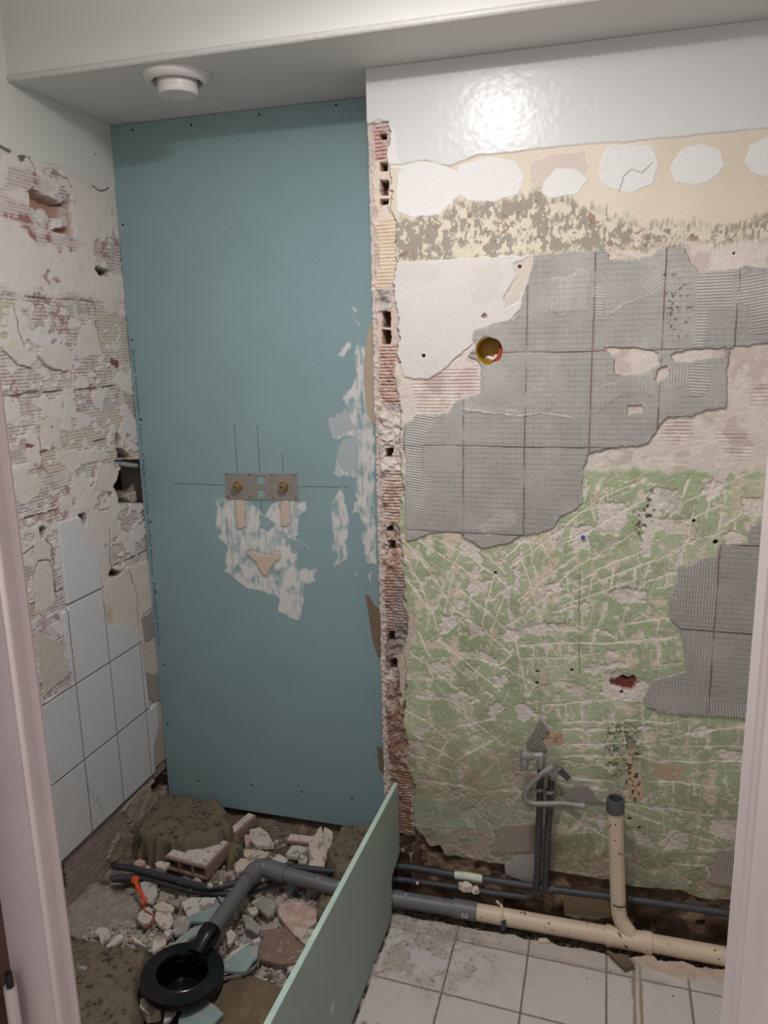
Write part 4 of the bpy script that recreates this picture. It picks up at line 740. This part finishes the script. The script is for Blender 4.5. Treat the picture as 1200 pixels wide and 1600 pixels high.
M_br = mat('braided_hose', (142, 137, 133), .4, .25, 380, .6, 500, metal=.4)
MB().tube(HP, .0076, 14).build('hose', M_br, fh, True)
e0 = HP[-1]; dr_ = HP[-1]-HP[-3]; dr_ /= np.linalg.norm(dr_); MB().tube([HP[0]+np.array([.014, .004, .010]), HP[0]-np.array([.004, 0, .004])], .0098, 16).build('ferrule', M_met, fh, True)
MB().tube([e0-dr_*.002, e0+dr_*.010, e0+dr_*.0101, e0+dr_*.022], .008, 16, rr=[.0078, .0078, .0098, .0098]).build('end_nut', M_met, fh, True)
# socket box behind the round hole
sb_ = onY(765, 548, YW); jb = empty('socket_box', sb_+np.array([0, .01, 0]), 'round yellow electrical box with cut wires sunk in the grey adhesive', 'socket box')
MB().lathe([(.0325, 0), (.0335, .001), (.0315, .002), (.030, -.004), (.029, -.045), (0, -.046)], (sb_[0], YW-.001, sb_[2]), (0, -1, 0), 36).build('box', mat('box_yellow', (160, 124, 28), .5, .1, 30, .2), jb, True)
MB().tube(smoothpath([sb_+np.array(p) for p in ((.022, .03, .012), (.025, .012, -.002), (.018, .006, -.018), (.006, .010, -.024))], 5), .0035, 8).build('wire', mat('wire_red', (176, 56, 60), .5), jb, True)['label'] = 'red wire'
MB().tube(smoothpath([sb_+np.array(p) for p in ((-.012, .03, -.02), (-.004, .012, -.016), (.008, .008, -.02), (.014, .02, -.012))], 5), .004, 8).build('wire', M_lab, jb, True)['label'] = 'white wire'
wp2 = onY(911, 839, YW); tag(MB().lathe([(0, -.004), (.0045, -.004), (.005, .003), (.0025, .0045), (0, .004)], (wp2[0], YW-.002, wp2[2]), (0, -1, 0), 14).build('wall_plug', mat('plug_blue', (40, 84, 150), .5), None, True), 'tiny blue wall plug in the scratched green wall', 'wall plug')
# pale conduit across the dark hole of the left wall
ca, cb = onX(178, 722, XL-.02), onX(219, 730, XL-.02); tag(MB().tube([(XL-.02, ca[1]-.02, ca[2]+.004), (XL-.02, YB+.05, cb[2])], .0085, 12).build('conduit', mat('conduit_grey', (176, 176, 176), .5), None, True), 'pale grey conduit crossing the dark hole in the left wall', 'conduit')
# ================================================================ LOOSE THINGS IN THE ALCOVE
M_lb = mat('loose_board', (146, 162, 154), .8, .06, 5, .12, 200, spots=((176,182,172), 0, .74, 40)); M_lbe = mat('loose_board_edge_lit', (172, 196, 184), .8, .08, 30, .2)
lbp = [(.80, 0), (1.785, 0), (1.797, .122), (1.884, .135), (1.880, .356), (1.03, .405), (.80, .412)]
lb = MB().prism([(-.520, y, z) for y, z in lbp], (-.0125, 0, 0)).build('plasterboard_offcut', M_lb); tag(lb, 'narrow green plasterboard offcut stood on edge between rubble and floor tiles', 'plasterboard')
MB().prism([(-.5205, y, z) for y, z in ((1.8795, .3555), (1.03, .4045), (.80, .4115), (.80, .4130), (1.03, .4060), (1.8795, .357))], (-.0115, 0, 0)).build('cut_edge', M_lbe, lb)['label'] = 'top edge with lamplight painted in as lighter mint'  # edge material made lighter to stand for lamplight falling on it
MB().prism([(-.5195, y, z) for y, z in ((1.30, .15), (1.32, .147), (1.325, .165), (1.305, .168))], (-.001, 0, 0)).build('nick', M_pl, lb)
# black drain
dc = Vector((-.946, 1.408, .052)); dn = empty('shower_drain', dc, 'round black plastic shower waste trap lying in the rubble on the grey pipe', 'drain')
ax = (.06, .03, 1)
MB().lathe([(0, -.05), (.070, -.05), (.074, -.02), (.080, -.006), (.100, -.004), (.101, .004), (.099, .012), (.090, .014), (.066, .013), (.062, .016), (.059, .012), (.057, -.035), (.03, -.042), (0, -.042)], dc, ax, 64).build('flange', M_bb, dn, True)
MB().lathe([(.045, -.040), (.046, -.012), (.042, -.010), (.041, -.038)], dc, ax, 48).build('inner_cup', M_bb, dn, True)
MB().tube([(-.945, 1.47, .055), (-.941, 1.515, .066), (-.9405, 1.52, .067), (-.940, 1.545, .068)], .025, 28, rr=[.025, .025, .0285, .0285]).build('outlet', M_bb, dn, True)
# black hoses
def gz(x, y, z): p = onZ(x, y, z); return p
for nm, pts, z, lbl in (('water_hose', ((178,1353),(205,1357),(240,1365),(280,1376),(310,1384),(335,1386),(360,1382),(385,1372),(405,1362),(440,1354),(483,1358),(530,1362)), .045, 'upper dusty black water pipe curving from the left wall under the grey elbow'),
                        ('water_hose', ((176,1374),(205,1371),(232,1374),(265,1383),(300,1391),(340,1396),(375,1395),(402,1388),(430,1379),(470,1374),(520,1376)), .024, 'lower dusty black water pipe curving behind the orange plastic')):
    P = [gz(x, y, z) for x, y in pts]; tag(MB().tube(smoothpath(P, 6), .0098, 16).build(nm, M_blkp, None, True), lbl, 'pipe')
# fresh mortar
def mound(outl, z0, h, label, seed, col=(116, 104, 88), edge=.026):
    P = np.array([onZ(x, y, z0)[:2] for x, y in outl]); G = Relief(P[:, 0].min()-.03, P[:, 0].max()+.03, P[:, 1].min()-.03, min(P[:, 1].max()+.03, YB-.002), .0028, None)
    U, V = G.U, G.V; n1 = fbm(U, V, .03, 5, seed); n2 = fbm(U, V, .010, 4, seed+1); n3 = fbm(U, V, .08, 3, seed+2); d = G.sd(P, 2.2, .06, raw=True)
    H = -.03+(h+.03+n1*.004+n2*.002+n3*.004)*ss(.004, -edge, d)**.6; G.C[:] = col; G.C += n1[..., None]*7+n2[..., None]*5; G.C *= (1-.35*m01(-n2, .35, .55)*m01(-n1, -.2, .3))[..., None]
    o = G.mesh('mortar_mound', lambda u, v, h_: (u, v, h_), mask=d < .004, H=H, R=np.full_like(U, .95), mt=VM); return tag(o, label, 'mortar', 'fresh mortar beds for the shower tray')
mound([(262,1262),(352,1278),(366,1300),(372,1318),(352,1342),(322,1352),(285,1356),(250,1350),(212,1345),(205,1325),(225,1296)], .0, .072, 'big fresh mortar bed in the back left corner of the alcove', 501)
mound([(366,1300),(380,1300),(384,1330),(372,1352),(356,1362),(350,1345)], .0, .030, 'lumpy mortar spill at the right of the back corner bed', 504, edge=.02)
mound([(530,1312),(600,1306),(600,1350),(560,1400),(528,1400),(508,1372),(506,1350),(520,1328)], .0, .062, 'fresh mortar bed at the back right behind the leaning offcut', 507)
mound([(484,1444),(496,1412),(520,1400),(545,1400),(520,1450),(500,1460)], .0, .034, 'small mortar heap against the leaning offcut', 510, edge=.02)
mound([(96,1466),(140,1478),(175,1490),(246,1490),(238,1520),(226,1545),(224,1600),(224,1660),(90,1660)], .0, .045, 'fresh mortar bed at the front left beside the drain', 513)
# hollow bricks
M_brk = mat('brick_red', (146, 112, 100), .9, .15, 25, .4, 100); M_brk2 = mat('brick_dusty', (150, 122, 110), .9, .1, 25, .4, 100)
def brick(c, L, Wd, Hh, rz, label, cells=3, m_=M_brk2, tilt=(0, 0)):
    """hollow brick: cells open on the -Y face, ribbed flanks"""
    e = empty('hollow_brick', c, label, 'brick', 'hollow bricks in the rubble'); mb = MB(); t = .006; cw = (L-t)/cells
    mb.box((-L/2, -Wd/2, 0), (L/2, Wd/2, t)); mb.box((-L/2, -Wd/2, Hh-t), (L/2, Wd/2, Hh))
    for k in range(cells+1): x = -L/2+k*cw; mb.box((x, -Wd/2+.0005, t), (x+t, Wd/2-.0005, Hh-t))
    rb_ = mb
    for k in range(5):
        z = .006+k*(Hh-.012)/5
        for sx in (-1, 1): rb_.box((sx*L/2-.0015, -Wd/2+.002, z), (sx*L/2+.0015, Wd/2-.002, z+.004))
    ob = mb.build('shell', m_)
    tp = MB().box((-L/2+.004, -Wd/2+.006, Hh-.001), (L/2-.006, Wd/2-.002, Hh+.004)).build('mortar_crust', M_pl, None, bevel=.002)
    for o in (ob, tp): o.parent = e; o.location = (0, 0, 0)
    e.rotation_euler = (tilt[0], tilt[1], rz); return e
c_ = onZ(300, 1352, .03); brick((c_[0]-.01, c_[1]+.055, .002), .15, .13, .042, math.radians(-6), 'hollow brick with open cells sticking out under the big mortar bed')
c_ = onZ(378, 1288, .03); brick((c_[0], c_[1], -.002), .035, .11, .036, math.radians(-12), 'ribbed brick piece standing right of the big mortar bed', 1)
c_ = onZ(474, 1310, .03); brick((c_[0], c_[1], .0), .105, .04, .026, math.radians(4), 'red brick end lying below the green board', 1, M_brk)
# traced fragments
D_ = lambda: ((150, 138, 128), 0, .56, 34)
MT = {'w': mat('tile_white', (196, 190, 184), .6, .06, 20, .3, 120, spots=D_()), 'p': M_pl, 'c': mat('tile_cream', (198, 184, 166), .75, .08, 20, .3, 120, spots=D_()), 'g': mat('frag_grey', (152, 146, 140), .85, .12, 40, .6, 90, spots=((184, 174, 166), 0, .56, 50)), 't': mat('frag_green', (138, 156, 153), .8, .1, 20, .3, 120, spots=((166, 158, 150), 0, .57, 30)),
      'b': mat('frag_brown', (130, 108, 94), .9, .16, 40, .7, 60, spots=((156, 138, 124), 0, .60, 45)), 'r': mat('frag_pink', (184, 150, 138), .9, .1, 30, .5, c2=(200,180,170)), 'm': mat('slab_brown', (110, 94, 76), .95, .22, 14, .8, 60, spots=((124, 106, 86), 0, .60, 20))}
K1, K2, K3 = (110, 1330, 5.925), (300, 1240, 5.4545), (280, 1370, 5)
def frag(name, pts, k, z, th, mk, label, cat, group=None, tx=0, ty=0):
    q = [np.array(p) for p in crop(pts, *k)]; rj = random.Random(len(name)+int(pts[0][0]*7+pts[0][1])); o2 = []
    for i in range(len(q)):
        a, b = q[i], q[(i+1) % len(q)]; L = float(np.hypot(*(b-a))); n = max(1, int(L/5)); nn = np.array([b[1]-a[1], a[0]-b[0]])/max(L, .1)
        for j in range(n): o2.append(tuple(a+(b-a)*j/n+(nn*rj.uniform(-.8, .8) if j else 0)))
    P = [onZ(x, y, z) for x, y in o2]; c = np.mean(P, 0)
    P = [p+np.array([0, 0, tx*(p[0]-c[0])+ty*(p[1]-c[1])]) for p in P]
    o = MB().prism(P, (0, 0, -th)).build(name, MT[mk], None, bevel=min(.0012, th*.2)); return tag(o, label, cat, group)
FR = [('tile_fragment', [(640,290),(720,265),(808,275),(800,440),(755,478),(700,460)], K1, .022, .008, 'w', 'pale square-cut tile piece right behind the orange plastic', 'tile', .02, .05),
 ('plaster_fragment', [(625,575),(660,530),(720,495),(745,520),(770,590),(740,660),(700,690),(640,650),(605,610)], K1, .03, .012, 'p', 'rounded pale plaster lump at the lower end of the orange plastic', 'plaster', .1, -.05),
 ('tile_fragment', [(760,500),(860,455),(965,520),(950,560),(880,555),(800,545)], K1, .022, .008, 'c', 'cream tile piece right of the orange plastic', 'tile', .04, .02),
 ('plaster_fragment', [(790,560),(930,560),(960,640),(900,725),(820,680),(780,630)], K1, .016, .012, 'p', 'broad pale plaster slab between orange plastic and grey pipe', 'plaster', 0, .04),
 ('plaster_fragment', [(890,455),(1030,440),(1000,520),(960,500)], K1, .024, .008, 'g', 'small grey plaster wedge below the black pipes', 'plaster', .05, 0),
 ('tile_fragment', [(20,190),(95,160),(290,172),(270,225),(120,280),(65,300)], K3, .030, .009, 'w', 'white tile piece lying on the teal board scrap', 'tile', .05, .12),
 ('board_fragment', [(60,310),(150,265),(310,205),(345,250),(330,300),(270,345),(80,345)], K3, .026, .010, 't', 'teal plasterboard scrap left of the grey pipe', 'plasterboard', .02, .06),
 ('board_fragment', [(298,150),(400,165),(390,215),(345,240)], K3, .022, .010, 't', 'small teal plasterboard wedge above the other teal scrap', 'plasterboard', 0, 0),
 ('board_fragment', [(-90,560),(0,470),(120,385),(250,345),(235,395),(60,500),(-60,590)], K3, .026, .010, 't', 'long grey-green board strip running to the black drain', 'plasterboard', .0, .0),
 ('board_fragment', [(950,660),(1000,600),(1075,600),(1110,680),(1060,760),(960,770)], K1, .022, .010, 'g', 'rounded grey-green board scrap behind the long strip', 'plasterboard', .03, .03),
 ('plaster_fragment', [(215,740),(260,700),(340,710),(370,790),(290,860),(270,790)], K1, .022, .012, 'p', 'white angular plaster piece at the left of the chip heap', 'plaster', .1, .1),
 ('plaster_fragment', [(300,890),(360,840),(460,765),(500,790),(420,860),(330,925)], K1, .030, .012, 'p', 'long pale plaster stick on the chip heap', 'plaster', .05, .05),
 ('plaster_fragment', [(510,890),(580,880),(585,930),(530,940)], K1, .026, .010, 'c', 'small cream chip on the edge of the front mortar bed', 'plaster'),
 ('plaster_fragment', [(450,900),(480,870),(520,940),(470,980)], K1, .028, .008, 'p', 'thin upright pale chip at the front mortar bed', 'plaster', .2, .2),
 ('plaster_fragment', [(570,780),(670,850),(680,880),(580,830)], K1, .028, .010, 'p', 'narrow pale plaster stick pointing at the drain', 'plaster'),
 ('plaster_fragment', [(765,820),(900,800),(880,860),(760,940)], K1, .016, .01, 'p', 'pale plaster piece behind the drain rim', 'plaster'),
 ('plaster_fragment', [(860,740),(950,720),(945,770),(890,800)], K1, .026, .012, 'p', 'little white plaster block behind the drain', 'plaster', .1, 0),
 ('tile_fragment', [(440,470),(560,475),(660,500),(610,570),(500,620),(440,520)], K2, .020, .009, 'c', 'flat cream tile piece behind the grey elbow', 'tile', 0, .04),
 ('plaster_fragment', [(355,600),(420,550),(480,570),(490,620),(420,670),(370,655)], K2, .034, .020, 'c', 'knobbly cream lump left of the grey elbow', 'plaster', .1, .1),
 ('tile_fragment', [(1000,460),(1105,385),(1140,540),(1110,700),(995,640)], K2, .045, .008, 'c', 'upright cream tile leaning on the back right mortar', 'tile', .1, .55),
 ('tile_fragment', [(1130,340),(1200,375),(1190,450),(1120,540),(1095,420)], K2, .055, .008, 'c', 'second cream tile piece standing behind the leaning one', 'tile', .1, .5),
 ('plaster_fragment', [(800,510),(850,435),(1010,450),(1000,500),(920,500),(905,535),(810,520)], K2, .035, .014, 'w', 'grey-white block with a hooked end below the red brick end', 'plaster'),
 ('plaster_fragment', [(925,510),(990,540),(975,600),(905,575)], K2, .035, .02, 'w', 'short white block beside the hooked block', 'plaster'),
 ('plaster_fragment', [(680,560),(740,510),(820,560),(790,610),(700,610)], K2, .018, .012, 'p', 'pale plaster slab just behind the grey elbow', 'plaster'),
 ('plaster_fragment', [(490,310),(580,290),(640,330),(700,440),(560,440),(500,400)], K2, .012, .014, 'p', 'pale crumbled plaster patch below the board edge', 'plaster', 0, .05),
 ('plaster_fragment', [(900,290),(950,270),(985,310),(970,345),(910,345)], K2, .02, .02, 'b', 'brown lump under the green board edge', 'plaster'),
 ('plaster_fragment', [(450,345),(500,350),(500,400),(455,460)], K2, .03, .02, 'r', 'reddish chip beside the ribbed brick piece', 'brick'),
 ('plaster_fragment', [(410,745),(500,730),(560,740),(640,790),(640,860),(540,920),(500,925),(410,810)], (330,1220,3.871), .03, .014, 'r', 'big pinkish plaster slab right of the grey pipe', 'plaster', .06, .05),
 ('board_fragment', [(320,900),(500,870),(560,940),(620,960),(560,1095),(430,1110),(290,1075)], (330,1220,3.871), .018, .010, 'b', 'brown square tile back lying right of the drain', 'tile', .02, .02),
 ('tile_fragment', [(500,880),(590,890),(545,955),(505,930)], (330,1220,3.871), .032, .008, 'c', 'small cream tile piece on the brown tile', 'tile', 0, 0),
 ('tile_fragment', [(585,892),(660,895),(625,965),(570,990),(530,950)], (330,1220,3.871), .030, .008, 'c', 'larger cream tile piece beside the leaning offcut', 'tile', .05, 0),
 ('plaster_fragment', [(455,1125),(550,1100),(545,1140),(490,1165)], (330,1220,3.871), .026, .009, 'w', 'white chip just below the brown square tile', 'tile', 0, 0),
 ('board_fragment', [(345,630),(520,545),(620,530),(615,620),(520,740),(340,730)], K3, .034, .010, 't', 'torn teal board piece with a split paper face right of the drain', 'plasterboard', .05, .05),
 ('board_fragment', [(285,800),(340,740),(520,745),(630,640),(560,720),(480,765)], K3, .024, .010, 'g', 'pinkish-grey torn paper under the split board piece', 'plasterboard', 0, 0),
 ('plaster_fragment', [(350,600),(480,540),(630,480),(635,520),(520,540),(370,630)], K3, .040, .008, 'w', 'white crumpled paper strip on top of the split board', 'paper', .1, .1),
 ('plaster_fragment', [(490,290),(560,310),(640,400),(620,450),(520,390)], K3, .03, .010, 'g', 'grey plaster piece leaning beside the pipe arm', 'plaster', .1, .1),
 ('plaster_fragment', [(560,190),(640,140),(760,200),(740,290),(690,310),(630,250)], K3, .026, .012, 'g', 'large grey-beige plaster piece under the grey elbow', 'plaster', .08, .03),
 ('plaster_fragment', [(370,430),(400,400),(445,450),(410,520),(375,530)], K3, .03, .012, 'p', 'pale chip against the grey pipe arm', 'plaster', .1, 0),
 ('plaster_fragment', [(530,240),(600,230),(620,270),(570,315)], K3, .032, .010, 'c', 'small beige chip under the grey elbow', 'plaster', .1, 0),
 ('mortar_slab', [(290,960),(340,840),(430,790),(560,770),(700,820),(830,870),(860,880),(700,1200),(600,1300),(280,1300),(240,1000)], K3, .012, .02, 'm', 'flat brown mortar slab in front of the rubble', 'mortar'),
 ('board_fragment', [(0,1080),(60,1010),(190,945),(270,1000),(350,1070),(300,1120),(180,1250),(-20,1250)], K3, .024, .010, 't', 'teal board scrap at the bottom edge below the drain', 'plasterboard', .03, .02),
 ('plaster_fragment', [(870,1470),(960,1460),(980,1490),(900,1570),(860,1580)], K1, .03, .01, 'w', 'pale chip below the drain rim', 'plaster', .1, .1),
 ('plaster_fragment', [(640,1360),(760,1340),(850,1410),(830,1480),(700,1500),(640,1430)], K1, .03, .03, 'c', 'beige lump in front of the drain at the mortar edge', 'mortar', .05, .05),
 ('plaster_fragment', [(590,90),(640,70),(700,100),(660,140),(600,135)], K1, .045, .014, 'r', 'pink chip under the left edge of the big mortar bed', 'plaster', .1, .1),
 ('plaster_fragment', [(780,100),(830,85),(925,110),(870,160),(800,140)], K1, .045, .012, 'p', 'pale chip under the front edge of the big mortar bed', 'plaster', .1, .1),
 ('plaster_fragment', [(680,160),(730,135),(745,190),(700,180)], K1, .035, .008, 'w', 'tiny white chip behind the upper black pipe', 'plaster', 0, .2),
 ('plaster_fragment', [(50,1050),(160,1060),(150,1110),(60,1100)], K1, .04, .03, 'g', 'grey block half sunk in mortar beside the door jamb', 'plaster', 0, 0),
 ('board_fragment', [(845,175),(925,165),(930,195),(850,200)], K3, .02, .02, 'g', 'dark grey rubber scrap under the grey pipe', 'scrap', 0, 0),
 ('tile_fragment', [(135,285),(180,283),(205,305),(140,306)], (800, 1380, 3.333), .006, .006, 'c', 'small cream tile chip lying below the cream pipe', 'tile', 0, 0),
 ('board_fragment', [(490,345),(545,365),(605,372),(638,425),(590,447),(540,400)], (800, 1380, 3.333), .012, .010, 'm', 'olive brown wedge lying below the cream pipe tee', 'scrap', 0, 0)]
for f in FR: frag(f[0], f[1], f[2], f[3], f[4], f[5], f[6], f[7], None, *(f[8:] if len(f) > 8 else ()))
# orange plastic
oz = [onZ(*crop([p], *K1)[0], z) for p, z in (((600,265),.060),((610,300),.055),((640,370),.045),((680,440),.038),((675,500),.030))]
oo = empty('orange_plastic_strip', oz[2], 'bright orange plastic strap sticking up from the rubble', 'strap'); M_or = mat('orange_plastic', (222, 84, 44), .4, .08, 40, .1)
MB().tube(smoothpath(oz, 5), .006, 8).build('strap', M_or, oo, True); MB().tube(smoothpath([oz[3]+np.array([.008, .004, 0]), oz[3]+np.array([.018, -.03, -.004]), onZ(*crop([(770,600)], *K1)[0], .034), onZ(*crop([(740,680)], *K1)[0], .034), onZ(*crop([(690,690)], *K1)[0], .034)], 5), .0018, 6).build('thread', mat('red_thread', (190, 60, 58), .5), oo, True)
MB().lathe([(0, .004), (.011, .003), (.011, -.003), (0, -.004)], oz[0], (0, -.6, .8), 12).build('tab', M_or, oo, True)
# crumb lumps on pipes
def blob(name, c, r, m_, label, cat, group=None, seed=0, sq=(1, 1, 1), amp=.35, sub=3):
    bm = bmesh.new(); bmesh.ops.create_icosphere(bm, subdivisions=sub, radius=1)
    for v in bm.verts:
        n = mnoise.noise(v.co*1.6+Vector((seed*3.1, 0, 0)))+.5*mnoise.noise(v.co*4+Vector((0, seed*2.3, 0))); v.co = v.co*(1+amp*n); v.co = Vector((v.co.x*r*sq[0], v.co.y*r*sq[1], v.co.z*r*sq[2]))
    me = bpy.data.meshes.new(name); bm.to_mesh(me); bm.free(); o = link(name, me, m_, None, sub > 2); o.location = c; return tag(o, label, cat, group)
p = Wy(727, 1386, 1.862); blob('plaster_lump', p, .016, M_pl, 'pinkish plaster lump stuck on the lower black pipe', 'plaster', seed=1, sq=(1.4, .7, .9)); p = Wy(743, 1391, 1.862); blob('plaster_lump', p, .011, M_pl, 'smaller plaster lump at the right of the pinkish one', 'plaster', seed=2)
p = Wy(652, 1380, 1.866); blob('plaster_lump', p, .005, M_pl, 'tiny plaster crumb on the lower black pipe near the offcut', 'plaster', seed=3); p = onZ(328, 1384, .055); blob('plaster_lump', p, .008, M_pl, 'white plaster crumb on the black pipe in the alcove', 'plaster', seed=4); p = onZ(345, 1381, .055); blob('plaster_lump', p, .006, M_pl, 'smaller white crumb on the alcove pipe, right of its twin', 'plaster', seed=5)
# chips: individual small fragments
protos = []
for k in range(10):
    n = rng.integers(4, 7); a = np.sort(rng.uniform(0, 6.28, n)); rr = rng.uniform(.6, 1.1, n); mb = MB()
    mb.prism([(rr[i]*math.cos(a[i]), rr[i]*math.sin(a[i])*.75, 0) for i in range(n)], (0, 0, rng.uniform(.2, .45))); me = bpy.data.meshes.new('plaster_chip'); me.from_pydata(mb.v, [], mb.f); protos.append(me)
pm_ = []
for me in protos:
    for k in ('p', 'w', 'g', 'r', 'c', 'b', 't'):
        q = me.copy(); q.materials.append(MT[k]); pm_.append((k, q))
CH = []
def scatter(n, fx, smin, smax, kinds, label, group):
    c = 0; g_ = 0; ch = {k: [q for kk, q in pm_ if kk == k] for k in set(kinds)}
    while c < n and g_ < n*30:
        g_ += 1; x, y = fx(); p = onZ(x, y, .012)
        if p[0] > -.545 or p[0] < XL+.02 or p[1] > YB-.03: continue
        k = kinds[rng.integers(len(kinds))]; me = ch[k][rng.integers(len(ch[k]))]; s_ = rng.uniform(smin, smax)
        CH.append((s_, me, (p[0], p[1], ground(p[0], p[1])+.002), (rng.normal(0, .35), rng.normal(0, .35), rng.uniform(0, 6.28)), label, group)); c += 1
scatter(110, lambda: (rng.normal(190, 30), rng.normal(1468, 14)), .006, .016, 'ppwpc', 'loose chip in the pale heap just behind the front left mortar bed', 'chips in the pale heap')
scatter(230, lambda: (rng.uniform(210, 520), rng.uniform(1385, 1475)), .005, .020, 'ppgwrcppbt', 'loose broken chip lying between the black pipes and the drain', 'chips between pipes and drain')
scatter(120, lambda: (rng.uniform(375, 510), rng.uniform(1290, 1352)), .006, .018, 'ppgwrpb', 'loose broken chip on the ground below the green board', 'chips below the green board')
scatter(45, lambda: (rng.uniform(400, 500), rng.uniform(1500, 1535)), .005, .012, 'prpwb', 'loose chip strewn in front of the brown square tile', 'chips in front of the brown tile')
CH.sort(key=lambda t: -t[0]); mb = MB()
for n, (s_, me, loc, rot, label, group) in enumerate(CH):
    if n < 299:
        o = bpy.data.objects.new('plaster_chip', me); o.location = loc; o.scale = (s_, s_, s_); o.rotation_euler = rot; COL.objects.link(o); tag(o, label, 'rubble chip', group)
    else:
        mt_ = Matrix.Translation(loc) @ Matrix.Rotation(rot[2], 4, 'Z') @ Matrix.Rotation(rot[0], 4, 'X') @ Matrix.Scale(s_, 4)
        mb.add([mt_ @ v.co for v in me.vertices], [tuple(p.vertices) for p in me.polygons])
tag(mb.build('plaster_crumbs', MT['p']), 'finest pale plaster crumbs strewn all through the alcove rubble', 'rubble', kind='stuff')
mb = MB()
for k in range(420):
    x = rng.uniform(-.52, .41); y = rng.uniform(1.80, 1.90) if k > 110 else rng.uniform(1.70, 1.80); s_ = rng.uniform(.0015, .006) if k > 110 else rng.uniform(.0008, .002)
    if k <= 110 and x > -.25 and rng.random() < .7: continue
    z = -.018 if y > 1.80 else .0; a = rng.uniform(0, 6.28); P = [(x+s_*math.cos(a+t)*rng.uniform(.6, 1.2), y+s_*math.sin(a+t)*rng.uniform(.6, 1.2), z) for t in (0, 1.3, 2.6, 3.9, 5.2)]; mb.prism(P, (s_*.2, 0, s_*rng.uniform(.6, 1.3)))
tag(mb.build('gravel', mat('gravel_grey', (118, 106, 96), .95, .3, 60, .3)), 'fine dark gravel and crumbs along the foot of the right wall', 'gravel', kind='stuff')
